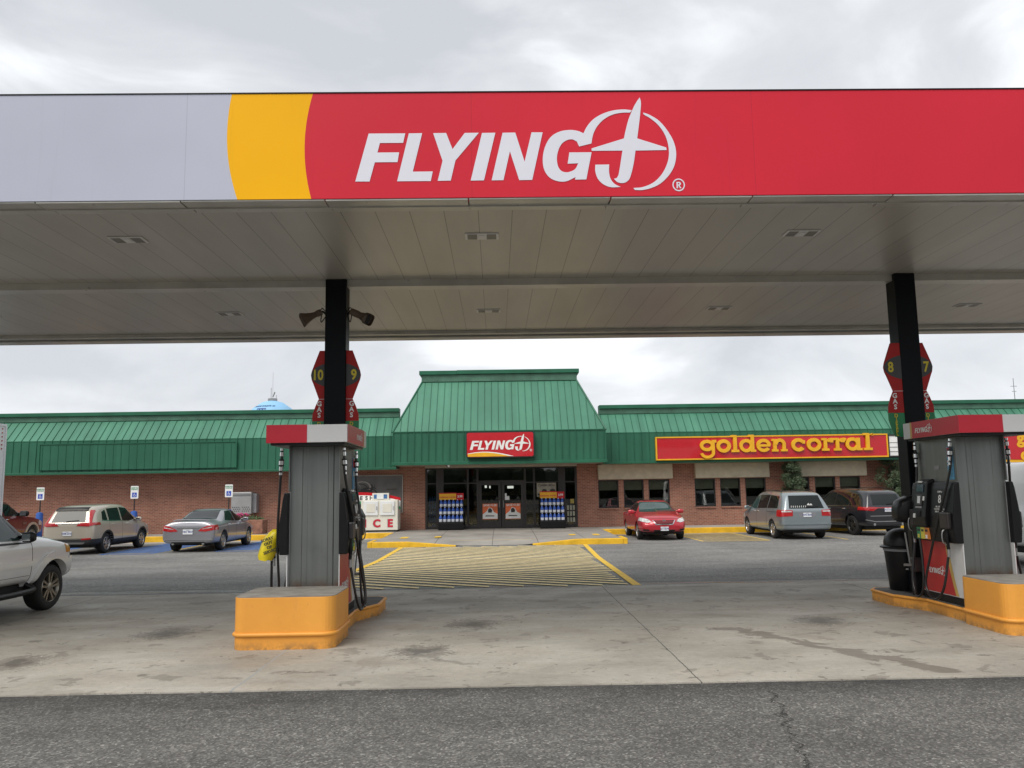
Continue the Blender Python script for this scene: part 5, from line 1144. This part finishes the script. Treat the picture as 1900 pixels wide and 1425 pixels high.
    def handles(s,pts,m=None):
        for sd_ in (-1,1):
            for y,z in pts:
                x=s.hitx(y,z,sd_); MB().tube(crom([(x-sd_*.01,y-.09,z),(x+sd_*.03,y-.06,z),(x+sd_*.03,y+.06,z),(x-sd_*.01,y+.09,z)],3),.013,6).build('door_handle',m or s.pm,s.bo,smooth=50)
    def seams(s,ys,z0,z1,extra=()):
        for y in ys:
            if isinstance(y,tuple): p=[(y[0]-.005,z0),(y[0]+.005,z0),(y[1]+.005,z1),(y[1]-.005,z1)]
            else: p=[(y-.005,z0),(y+.005,z0),(y+.005,z1),(y-.005,z1)]
            s.side('door_gap',p,'hole_black',d=.0015)
    def wiper(s,z,frm=-1,x0=-.05,x1=.35):
        a=V((x0,s.hit(x0,z,frm)+frm*.03,z)); b=V((x1,s.hit(x1,z+.03,frm)+frm*.03,z+.03)); MB().tube([a,b],.012,5).tube([a,a+V((0,-frm*.03,-.03))],.02,5).build('wiper','black_plastic',s.bo)
    def under(s,y0,y1,w=.72,z=.22):
        MB().box(-w,w,y0,y1,z,z+.16).build('underbody','rubber',s.bo,bevel=.03)

def mini_dash(c,segs): pass
# --- beige SUV ---
Car.spokes=5; Car.rimmat='rim_silver'
c=Car('sport_utility_vehicle','beige sport utility vehicle parked rear-out beside the blue hatched aisle',(-14.62,30.85,GZ),R(-1.5),
[(-2.27,-2.00,.70,.40,1.06,.56,1.52),(-2.25,-1.95,.82,.36,1.06,.60,1.57),(-2.15,-1.80,.905,.33,1.06,.64,1.61),(-1.6,-1.5,.925,.31,1.06,.66,1.655),(-.6,-.6,.93,.29,1.05,.67,1.69),(.2,.1,.93,.29,1.03,.67,1.68),(.72,.42,.925,.29,1.01,.64,1.62),(1.2,1.15,.92,.29,1.00,.74,1.13),(1.75,1.75,.90,.30,.93,.72,1.03),(2.12,2.12,.82,.34,.80,.60,.92),(2.28,2.28,.68,.40,.70,.48,.80)],
'paint_beige',(-1.33,1.33),.345,.22)
c.side('side_window',[(-1.62,1.16),(-1.28,1.10),(-1.24,1.50),(-1.50,1.42)],'glass_auto'); c.side('side_window',[(-1.16,1.09),(-.32,1.07),(-.30,1.55),(-1.12,1.53)],'glass_auto'); c.side('side_window',[(-.22,1.07),(.86,1.05),(.70,1.22),(.34,1.52),(-.20,1.56)],'glass_auto')
c.side('window_trim',[(-1.66,1.12),(.95,1.02),(.93,1.045),(-1.66,1.145)],'chrome',d=.009)
c.patch('rear_window',[(-.58,1.10),(.58,1.10),(.50,1.46),(-.50,1.46)],'Y',-3,-1.3,'glass_auto'); c.patch('rear_spoiler',[(-.56,1.485),(.56,1.485),(.52,1.60),(-.52,1.60)],'Y',-3,-1.75,'black_plastic',d=.03)
c.patch('windscreen',[(-.70,1.13),(.70,1.13),(.56,1.55),(-.56,1.55)],'Y',.2,2.2,'glass_auto')
for s_ in (-1,1):
    c.patch('tail_light',[(s_*.30,.97),(s_*.40,1.075),(s_*.98,1.085),(s_*.98,1.01),(s_*.72,.955)],'Y',-3,-1.80,'tail_red',d=.014)
    c.patch('tail_light',[(s_*.69,1.09),(s_*.79,1.09),(s_*.68,1.50),(s_*.61,1.50)],'Y',-3,-1.80,'tail_red',d=.013)
    c.patch('headlight',[(s_*.45,.72),(s_*.95,.78),(s_*.95,.90),(s_*.5,.84)],'Y',1.75,3,'lamp_clear',d=.01); c.patch('reflector',[(s_*.50,.50),(s_*.80,.52),(s_*.80,.57),(s_*.5,.55)],'Y',-3,-2.0,'tail_red',d=.03)
c.patch('chrome_strip',[(-.42,1.045),(.42,1.045),(.42,1.075),(-.42,1.075)],'Y',-3,-1.8,'chrome',d=.016)
c.patch('rear_bumper',[(-1,.30),(1,.30),(1,.53),(-1,.53)],'Y',-3,-1.62,'cladding',d=.02,src='body'); c.patch('bumper_trim',[(-.55,.36),(.55,.36),(.62,.42),(-.62,.42)],'Y',-3,-1.9,'steel_grey',d=.03); c.side('sill_cladding',[(-1.0,.28),(1.0,.28),(.95,.46),(-.9,.46)],'cladding',d=.012,src='body')
for yw in (-1.33,1.33):
    n=16; q=[R(-8+196*k/n) for k in range(n+1)]; c.side('arch_cladding',[(yw+.40*math.cos(a),.352+.40*math.sin(a)) for a in q]+[(yw+.455*math.cos(a),.352+.455*math.sin(a)) for a in q[::-1]],'cladding',d=.012)
c.patch('plate_recess',[(-.30,.62),(.30,.62),(.36,.80),(-.36,.80)],'Y',-3,-1.9,'paint_beige',d=-.002); c.plate(.72,'KFM 2731'); c.mirror(.80,1.10,'paint_beige'); c.handles([(-.95,.98),(.12,.96)],'paint_beige'); c.seams([(-.27,-.27),(.78,.9),(-1.18,-1.2)],.46,1.05); c.wiper(1.13); c.under(-1.9,1.9)
c.patch('hatch_gap',[(-.80,.545),(.80,.545),(.80,.555),(-.80,.555)],'Y',-3,-1.9,'hole_black',d=.002)
# --- silver sedan ---
c=Car('sedan','silver sedan parked rear-out with a thin boot spoiler, left of the grey pump',(-10.72,31.35,GZ),R(-1.0),
[(-2.40,-2.37,.80,.38,.88,.66,1.0),(-2.39,-2.35,.88,.32,.91,.70,1.035),(-2.28,-2.24,.91,.28,.93,.72,1.06),(-1.78,-1.72,.92,.25,.94,.72,1.07),(-1.45,-1.35,.925,.24,.95,.70,1.09),(-.95,-.72,.925,.24,.96,.62,1.40),(-.2,-.2,.925,.24,.96,.63,1.455),(.25,.15,.925,.24,.95,.62,1.43),(1.05,1.0,.92,.24,.93,.72,1.03),(1.6,1.6,.90,.26,.86,.70,.95),(2.15,2.15,.84,.30,.74,.60,.82),(2.36,2.36,.70,.36,.62,.48,.68)],
'paint_silver',(-1.42,1.38),.335,.22)
c.side('side_window',[(-1.10,1.04),(-.22,1.0),(-.20,1.37),(-.62,1.35)],'glass_auto'); c.side('side_window',[(-.14,1.0),(.85,.98),(.30,1.33),(-.12,1.38)],'glass_auto')
c.patch('rear_window',[(-.60,1.10),(.60,1.10),(.48,1.385),(-.48,1.385)],'Y',-2,-.55,'glass_auto'); c.patch('windscreen',[(-.66,1.02),(.66,1.02),(.52,1.38),(-.52,1.38)],'Y',.2,2.2,'glass_auto')
for s_ in (-1,1):
    c.patch('tail_light',[(s_*.34,.72),(s_*.44,.80),(s_*.66,.90),(s_*.95,.93),(s_*.95,.76),(s_*.60,.70)],'Y',-3,-2.0,'tail_red',d=.012); c.patch('light_bar',[(s_*.50,.78),(s_*.82,.83),(s_*.82,.865),(s_*.50,.80)],'Y',-3,-2.1,'lamp_clear',d=.016)
    c.patch('headlight',[(s_*.4,.60),(s_*.95,.66),(s_*.95,.76),(s_*.5,.70)],'Y',1.8,3,'lamp_clear',d=.01)
c.patch('chrome_strip',[(-.38,.815),(.38,.815),(.38,.845),(-.38,.845)],'Y',-3,-2.1,'chrome',d=.014); c.patch('bumper_trim',[(-.86,.42),(.86,.42),(.84,.44),(-.84,.44)],'Y',-3,-1.9,'chrome',d=.014); c.patch('diffuser',[(-.62,.24),(.62,.24),(.55,.36),(-.55,.36)],'Y',-3,-1.9,'cladding',d=.014)
y=c.hit(0,1.03)+.10; MB().tube(crom([(-.62,y+.16,1.075),(-.4,y+.06,1.10),(0,y+.02,1.108),(.4,y+.06,1.10),(.62,y+.16,1.075)],4),.022,6).build('boot_spoiler','paint_silver',c.bo,smooth=50)
c.plate(.70,'YBC 9837',w=.34,h=.17); c.mirror(.72,1.02,'paint_silver'); c.handles([(-.85,.90),(.08,.88)],'chrome'); c.seams([(-.17,-.17),(.85,.95),(-1.05,-1.05)],.32,.98); c.under(-2.0,2.0)
for s_ in (-1,1): MB().tube([(s_*.52,-2.38,.30),(s_*.52,-2.2,.30)],.045,10).build('exhaust_tip','steel_grey',c.bo)
# --- red sedan facing the camera ---
c=Car('sedan','bright red sedan parked nose-out beside the entry apron',(6.02,33.35,GZ),R(180),
[(-2.36,-2.32,.66,.38,.86,.54,.97),(-2.34,-2.26,.80,.34,.90,.60,1.01),(-2.2,-2.14,.88,.28,.93,.64,1.05),(-1.78,-1.72,.90,.25,.95,.68,1.08),(-1.45,-1.35,.905,.24,.96,.68,1.11),(-.95,-.72,.905,.24,.97,.60,1.41),(-.2,-.2,.905,.24,.97,.61,1.465),(.25,.15,.905,.24,.96,.60,1.44),(1.0,.95,.90,.24,.95,.72,1.04),(1.55,1.55,.89,.26,.88,.72,.98),(2.0,2.0,.86,.28,.78,.64,.90),(2.26,2.26,.78,.32,.66,.54,.76),(2.36,2.36,.64,.38,.56,.44,.62)],
'paint_red',(-1.40,1.38),.325,.21)
c.side('side_window',[(-1.10,1.05),(-.22,1.01),(-.20,1.38),(-.62,1.36)],'glass_auto'); c.side('side_window',[(-.14,1.01),(.80,.99),(.28,1.34),(-.12,1.39)],'glass_auto')
c.patch('windscreen',[(-.70,1.035),(.70,1.035),(.54,1.40),(-.54,1.40)],'Y',.1,2.2,'glass_teal'); c.patch('rear_window',[(-.60,1.12),(.60,1.12),(.48,1.39),(-.48,1.39)],'Y',-2,-.55,'glass_auto')
c.patch('sunroof',[(-.38,-.55),(.38,-.55),(.38,.0),(-.38,.0)],'Z',1.3,1.6,'glass_auto',d=.02)
for s_ in (-1,1):
    c.patch('headlight',[(s_*.46,.70),(s_*.60,.66),(s_*.95,.74),(s_*.95,.86),(s_*.80,.84),(s_*.58,.79)],'Y',1.72,3,'lamp_clear',d=.012); c.patch('fog_light',[(s_*.55,.36),(s_*.78,.37),(s_*.76,.43),(s_*.57,.42)],'Y',1.8,3,'hole_black',d=.008)
    c.patch('tail_light',[(s_*.5,.80),(s_*.95,.82),(s_*.95,.96),(s_*.5,.95)],'Y',-3,-2.0,'tail_red',d=.012)
c.patch('grille',[(-.40,.74),(.40,.74),(.30,.60),(-.30,.60)],'Y',1.8,3,'hole_black',d=.008); c.patch('grille_bar',[(-.37,.685),(.37,.685),(.36,.70),(-.36,.70)],'Y',1.8,3,'paint_red',d=.014); c.patch('grille_bar',[(-.35,.64),(.35,.64),(.34,.655),(-.34,.655)],'Y',1.8,3,'paint_red',d=.014)
c.patch('grille_surround',[(-.43,.755),(-.40,.755),(-.29,.605),(.29,.605),(.40,.755),(.43,.755),(.32,.582),(-.32,.582)],'Y',1.8,3,'chrome',d=.014)
y=c.hit(0,.72,1)+.012; mb=MB(); mb.prism([(.065*math.cos(2*PI*k/20),.045*math.sin(2*PI*k/20)) for k in range(20)],bases('+Y',(0,y,.725)),0,.012); mb.build('badge','chrome',c.bo)
c.patch('lower_intake',[(-.36,.30),(.36,.30),(.40,.40),(-.40,.40)],'Y',1.8,3,'hole_black',d=.008); c.plate(.44,'JLT 6678',1,.30,.15); c.mirror(.70,1.03,'paint_red',1.1); c.handles([(-.85,.90),(.08,.88)],'paint_red'); c.seams([(-.17,-.17),(.85,.95)],.32,.98); c.wiper(1.06,1,-.6,.0); c.wiper(1.06,1,.05,.6); c.under(-2.0,2.0)
c.patch('bonnet_gap',[(-.60,.80),(.60,.80),(.60,.808),(-.60,.808)],'Y',1.6,3,'hole_black',d=.0015)
# --- grey-blue minivan ---
c=Car('minivan','grey-blue minivan parked rear-out with white stickers along its rear window',(11.02,32.75,GZ),R(1.0),
[(-2.54,-2.22,.76,.42,1.08,.58,1.58),(-2.52,-2.16,.86,.36,1.08,.63,1.64),(-2.40,-2.02,.955,.30,1.08,.68,1.69),(-1.8,-1.7,.975,.28,1.08,.70,1.735),(-.6,-.6,.98,.27,1.07,.71,1.76),(.5,.4,.98,.27,1.04,.70,1.74),(.95,.70,.975,.27,1.02,.68,1.68),(1.65,1.6,.96,.28,1.0,.74,1.10),(2.1,2.1,.92,.30,.88,.70,.98),(2.40,2.40,.84,.34,.76,.58,.84),(2.55,2.55,.70,.40,.64,.48,.70)],
'paint_greyblue',(-1.5,1.5),.34,.22)
c.side('side_window',[(-2.02,1.13),(-.98,1.12),(-.98,1.60),(-1.86,1.56)],'glass_auto'); c.side('side_window',[(-.90,1.12),(.18,1.09),(.18,1.60),(-.90,1.61)],'glass_auto'); c.side('side_window',[(.26,1.09),(1.35,1.05),(.75,1.52),(.26,1.59)],'glass_teal')
rw=c.patch('rear_window',[(-.64,1.12),(.64,1.12),(.55,1.585),(-.55,1.585)],'Y',-3,-1.5,'glass_auto'); c.patch('windscreen',[(-.70,1.14),(.70,1.14),(.58,1.60),(-.58,1.60)],'Y',.3,2.6,'glass_auto')
for s_ in (-1,1):
    c.patch('tail_light',[(s_*.53,.85),(s_*.53,1.06),(s_*1.0,1.08),(s_*1.0,.83)],'Y',-3,-2.05,'tail_red',d=.012); c.patch('reversing_light',[(s_*.57,.99),(s_*.57,1.035),(s_*.90,1.045),(s_*.90,.995)],'Y',-3,-2.1,'lamp_clear',d=.016)
    c.patch('headlight',[(s_*.5,.66),(s_*1.0,.72),(s_*1.0,.86),(s_*.6,.80)],'Y',1.9,3,'lamp_clear',d=.01)
    MB().tube(crom([(s_*.60,-1.7,1.715),(s_*.61,-1.4,1.765),(s_*.60,.0,1.785),(s_*.58,.35,1.735)],4),.018,6).build('roof_rail','black_plastic',c.bo,smooth=50)
c.patch('bumper_step',[(-1,.545),(1,.545),(1,.575),(-1,.575)],'Y',-3,-2.0,'paint_greyblue',d=.03); c.patch('bumper_underside',[(-.85,.25),(.85,.25),(.85,.36),(-.85,.36)],'Y',-3,-2.0,'cladding',d=.01)
c.patch('plate_recess',[(-.26,.80),(.26,.80),(.34,.985),(-.34,.985)],'Y',-3,-2.0,'paint_silver',d=.002); c.plate(.89,'XFR 8046'); c.mirror(1.15,1.10,'paint_greyblue'); c.handles([(.02,.99),(.42,.98)],'chrome'); c.seams([(.22,.22),(1.32,1.42),(-.94,-.94)],.36,1.1); c.wiper(1.15,-1,-.02,.42); c.under(-2.1,2.1)
c.side('slider_track',[(-2.1,.985),(-.95,.985),(-.95,.997),(-2.1,.997)],'hole_black',d=.002)
for k in range(8):
    x=-.55+.075*k; y=c.hit(x,1.17)-.014; mb=MB(); mb.lathe([(.016,0),(.016,.004)],(x,y,1.205),'Y',8); mb.prism([(x-.018,1.14),(x+.018,1.14),(x+.010,1.188),(x-.010,1.188)],bases('-Y',(0,y,0)),-.004,0); mb.build('window_sticker','text_white',rw)
x=.14; y=c.hit(x,1.24)-.014; mb=MB(); mb.prism([(.04,1.19),(.26,1.17),(.24,1.24),(.19,1.30),(.15,1.25),(.10,1.31),(.05,1.26)],bases('-Y',(0,y,0)),-.004,0); mb.build('window_sticker','text_white',rw)
y=c.hit(.62,1.2)
# --- charcoal SUV ---
Car.rimmat='rim_black'
c=Car('sport_utility_vehicle','charcoal sport utility vehicle with a full-width red tail-lamp strip, right of the minivan',(14.28,34.10,GZ),R(9),
[(-2.50,-2.26,.76,.42,1.10,.60,1.56),(-2.48,-2.20,.88,.38,1.10,.64,1.64),(-2.34,-2.02,.95,.34,1.10,.66,1.72),(-1.6,-1.55,.965,.32,1.10,.67,1.77),(-.5,-.5,.965,.31,1.09,.67,1.80),(.35,.25,.965,.31,1.07,.66,1.78),(.8,.5,.96,.31,1.06,.64,1.71),(1.35,1.3,.95,.31,1.08,.78,1.19),(1.95,1.95,.94,.32,1.02,.76,1.12),(2.40,2.40,.88,.36,.90,.66,1.00),(2.52,2.52,.78,.42,.80,.56,.88)],
'paint_charcoal',(-1.52,1.52),.385,.25)
c.side('side_window',[(-2.0,1.18),(-1.40,1.15),(-1.44,1.60),(-1.86,1.56)],'glass_auto'); c.side('side_window',[(-1.30,1.15),(-.36,1.13),(-.34,1.65),(-1.28,1.63)],'glass_auto'); c.side('side_window',[(-.28,1.13),(.95,1.12),(.48,1.58),(-.26,1.65)],'glass_auto')
c.side('window_trim',[(-1.36,1.135),(.98,1.095),(.98,1.11),(-1.36,1.15)],'chrome',d=.008)
c.patch('rear_window',[(-.60,1.16),(.60,1.16),(.54,1.56),(-.54,1.56)],'Y',-3,-1.5,'glass_auto'); c.patch('windscreen',[(-.70,1.22),(.70,1.22),(.58,1.65),(-.58,1.65)],'Y',.3,2.6,'glass_auto')
c.patch('tail_light',[(-.98,.98),(-.98,1.10),(-.52,1.09),(-.40,1.075),(.40,1.075),(.52,1.09),(.98,1.10),(.98,.98),(.60,.94),(.42,1.045),(-.42,1.045),(-.60,.94)],'Y',-3,-2.0,'tail_red',d=.014)
for s_ in (-1,1):
    c.patch('lamp_core',[(s_*.62,1.0),(s_*.62,1.05),(s_*.94,1.06),(s_*.94,1.01)],'Y',-3,-2.1,'lamp_clear',d=.009); c.patch('headlight',[(s_*.5,.82),(s_*1.0,.84),(s_*1.0,.98),(s_*.5,.95)],'Y',1.9,3,'lamp_clear',d=.01)
    MB().tube([(s_*.58,-2.50,.44),(s_*.58,-2.3,.44)],.05,12).build('exhaust_tip','steel_grey',c.bo); MB().tube(crom([(s_*.57,-1.6,1.75),(s_*.58,-1.3,1.81),(s_*.57,.0,1.83),(s_*.55,.2,1.79)],4),.015,6).build('roof_rail','black_plastic',c.bo,smooth=50)
c.patch('bumper_trim',[(-.9,.60),(-.55,.53),(.55,.53),(.9,.60),(.9,.63),(.55,.56),(-.55,.56),(-.9,.63)],'Y',-3,-1.9,'steel_grey',d=.015); c.patch('tailgate_lip',[(-.72,.74),(.72,.74),(.74,.765),(-.74,.765)],'Y',-3,-2,'steel_grey',d=.008)
c.plate(.98,'UTA 5121',w=.28,h=.14); c.mirror(.95,1.15,'paint_charcoal'); c.handles([(-1.05,1.02),(.0,1.0)],'chrome'); c.seams([(-.31,-.31),(.95,1.05),(-1.35,-1.3)],.40,1.13); c.wiper(1.19,-1,.0,.40); c.under(-2.1,2.1)
# --- maroon pickup ---
Car.rimmat='rim_silver'
c=Car('pickup_truck','maroon pickup truck with pale wheel-arch flares at far left, nose to the kerb',(-20.15,32.85,GZ),R(0),
[(-2.85,-2.85,.90,.55,1.15,.80,1.22),(-2.80,-2.80,.98,.50,1.2,.86,1.28),(-2.0,-2.0,1.0,.48,1.22,.88,1.30),(-1.2,-1.2,1.0,.46,1.22,.88,1.30),(-1.12,-1.05,1.0,.46,1.22,.70,1.78),(-.5,-.5,1.0,.46,1.22,.70,1.86),(.35,.2,1.0,.46,1.20,.69,1.85),(.75,.45,1.0,.46,1.19,.67,1.78),(1.2,1.1,.99,.46,1.20,.80,1.30),(1.9,1.9,.98,.46,1.14,.80,1.22),(2.5,2.5,.95,.46,1.02,.74,1.12),(2.72,2.72,.84,.5,.9,.62,1.0)],
'paint_maroon',(-1.75,1.72),.40,.27)
c.side('side_window',[(-.80,1.27),(-.28,1.25),(-.28,1.72),(-.74,1.70)],'glass_auto'); c.side('side_window',[(-.18,1.25),(.92,1.23),(.50,1.68),(-.18,1.73)],'glass_auto'); c.patch('windscreen',[(-.70,1.32),(.70,1.32),(.60,1.72),(-.60,1.72)],'Y',.3,2.6,'glass_auto')
for yw in (-1.75,1.72):
    n=16; q=[R(-8+196*k/n) for k in range(n+1)]; c.side('wheel_flare',[(yw+.455*math.cos(a),.41+.455*math.sin(a)) for a in q]+[(yw+.55*math.cos(a),.41+.55*math.sin(a)) for a in q[::-1]],'paint_beige',d=.03)
for s_ in (-1,1): c.patch('headlight',[(s_*.5,.80),(s_*1.0,.82),(s_*1.0,1.0),(s_*.5,.98)],'Y',2.2,3,'lamp_clear',d=.01)
c.mirror(.82,1.32,'black_plastic',1.5,.14); c.handles([(-.05,1.12)],'chrome'); c.seams([(-.23,-.23),(.95,1.0)],.55,1.24); c.under(-2.3,2.2,.8,.35)
for s_ in (-1,1): x=c.hitx(1.25,.98,s_); text('4X4',.13,bases('+X' if s_>0 else '-X',(x+s_*.012,1.12,.93)),'rim_silver',c.bo,bold=.003)
# --- white SUV at the far left pump ---
Car.rimmat='rim_bronze'
c=Car('sport_utility_vehicle','white sport utility vehicle with dusty sills and amber corner lamp, cut by the left edge',(-8.06,12.0,0),R(-3),
[(-2.40,-2.2,.80,.55,1.10,.62,1.62),(-2.36,-2.15,.88,.50,1.12,.66,1.70),(-2.0,-1.9,.93,.46,1.12,.67,1.76),(-1.0,-1.0,.94,.44,1.11,.68,1.81),(.0,.0,.94,.44,1.09,.67,1.80),(.38,.20,.94,.44,1.08,.66,1.76),(.92,.78,.935,.44,1.08,.74,1.25),(1.04,1.04,.93,.44,1.08,.78,1.18),(1.6,1.6,.93,.46,1.05,.77,1.14),(1.90,1.88,.92,.48,1.0,.72,1.09),(2.02,1.98,.88,.5,.96,.68,1.04)],
'paint_white',(-1.42,1.42),.352,.25,flare=1.2)
c.side('side_window',[(-1.9,1.16),(-1.1,1.15),(-1.1,1.62),(-1.8,1.60)],'glass_teal'); c.side('side_window',[(-1.0,1.15),(-.35,1.14),(-.35,1.64),(-1.0,1.64)],'glass_teal'); sw=c.side('side_window',[(-.26,1.13),(.68,1.11),(.24,1.60),(-.26,1.64)],'glass_teal')
c.side('window_frame',[(-.30,1.10),(.84,1.08),(.84,1.11),(.68,1.13),(.24,1.62),(-.26,1.66),(-.26,1.70),(.29,1.68),(.82,1.14),(.88,1.06),(-.30,1.06)],'black_plastic',d=.004)
c.patch('windscreen',[(-.70,1.24),(.70,1.24),(.58,1.68),(-.58,1.68)],'Y',.0,2.6,'glass_auto')
yw=1.42; n=18; q=[R(-6+192*k/n) for k in range(n+1)]
for yw in (-1.42,1.42): c.side('wheel_flare',[(yw+.423*math.cos(a),.36+.423*math.sin(a)) for a in q]+[(yw+.56*math.cos(a),.36+.54*math.sin(a)) for a in q[::-1]],'paint_white',d=.045)
for s_ in (-1,1):
    c.patch('corner_lamp',[(s_*.70,.86),(s_*1.0,.86),(s_*1.0,1.0),(s_*.70,.985)],'Y',1.78,3,'lamp_amber',d=.012); c.patch('headlight',[(s_*.36,.84),(s_*.69,.85),(s_*.69,.99),(s_*.36,.97)],'Y',1.85,3,'lamp_clear',d=.012)
    x=.93*s_; MB().tube(crom([(x*.9,-1.0,.45),(x*1.05,-.9,.36),(x*1.06,.75,.36),(x*.9,.88,.45)],4),.042,10).build('running_board','black_plastic',c.bo,smooth=50)
c.side('side_moulding',[(-.9,.72),(.88,.72),(.88,.80),(-.9,.80)],'paint_white',d=.018,src='body'); c.side('moulding_line',[(-.9,.58),(.84,.58),(.84,.586),(-.9,.586)],'hole_black',d=.002,src='body')
c.patch('front_bumper',[(-1,.44),(1,.44),(1,.80),(-1,.80)],'Y',1.84,3,'paint_white',d=.03); c.patch('bumper_edge',[(-1,.60),(1,.60),(1,.62),(-1,.62)],'Y',2.0,3,'chrome',d=.026)
c.mirror(.64,1.16,'black_plastic',1.05,.10); c.handles([(-.10,.98)],'paint_white'); c.seams([(-.30,-.30),(.86,.88)],.5,1.1); c.under(-2.0,1.9,.75,.30)
# --- white trailer at the left edge, white van at the right edge ---
t=E('box_trailer',(-16.22,20,gz(20)),'tall white box trailer standing at the left edge of the lot','trailer')
mb=MB(); mb.box(-1.28,1.28,-2.6,5.2,1.0,4.05); mb.build('box','truck_white',t,bevel=.03); mb=MB()
for z in (1.0,4.0): mb.box(-1.30,1.30,-2.62,5.22,z,z+.07)
for x in (-1.30,1.24): mb.box(x,x+.06,5.16,5.235,1.07,4.0)
mb.build('corner_rail','truck_white',t); mb=MB(); mb.box(-1,1,-2.4,5,.75,.98); mb.build('chassis','rubber',t)
for x in (-1.1,1.1):
    for y in (2.6,3.9): MB().lathe([(.2,-.14),(.48,-.14),(.5,-.1),(.5,.1),(.48,.14),(.2,.14)],(x,y,.5),'X',28).build('wheel','rubber',t,smooth=40)
mb=MB()
for k in range(6): mb.box(1.285,1.292,5.0-.001,5.05,3.9-k*.12,3.94-k*.12)
mb.build('marker_strip','tail_red',t)
v=Car('van','tall white van standing beyond the right island, cut by the right edge',(12.05,19.2,gz(19.2)),R(14),
[(-2.6,-2.55,.85,.50,1.2,.78,2.05),(-2.55,-2.5,.96,.45,1.25,.86,2.18),(-2.2,-2.2,.99,.42,1.25,.90,2.26),(0,0,1.0,.42,1.25,.90,2.30),(1.0,.9,1.0,.42,1.22,.88,2.28),(1.3,1.05,1.0,.42,1.2,.84,2.2),(1.9,1.75,.98,.42,1.15,.86,1.45),(2.3,2.3,.95,.45,1.05,.8,1.2),(2.65,2.65,.85,.5,.9,.65,.98)],'paint_white',(-1.7,1.75),.38,.24)
v.side('side_window',[(.35,1.3),(1.45,1.28),(1.15,1.85),(.35,1.9)],'glass_auto'); v.patch('windscreen',[(-.72,1.5),(.72,1.5),(.66,2.08),(-.66,2.08)],'Y',.5,3,'glass_auto'); v.seams([(.28,.28),(1.5,1.6),(-1.0,-1.0)],.5,1.9)
for s_ in (-1,1):
    v.patch('tail_light',[(s_*.8,.95),(s_*1.0,.95),(s_*1.0,1.4),(s_*.8,1.4)],'Y',-3,-2.4,'tail_red',d=.012); x=v.hitx(2.0,1.0,s_); MB().box(min(x,x+s_*.012),max(x,x+s_*.012),-1.45,-1.30,1.28,1.34).build('side_marker','orange_lens',v.bo)
v.mirror(1.55,1.45,'black_plastic',1.5,.14); v.under(-2.1,2.1,.8,.3)
for o in list(bpy.data.meshes):
    if o.users==0: bpy.data.meshes.remove(o)
S.render.resolution_x=1024; S.render.resolution_y=768
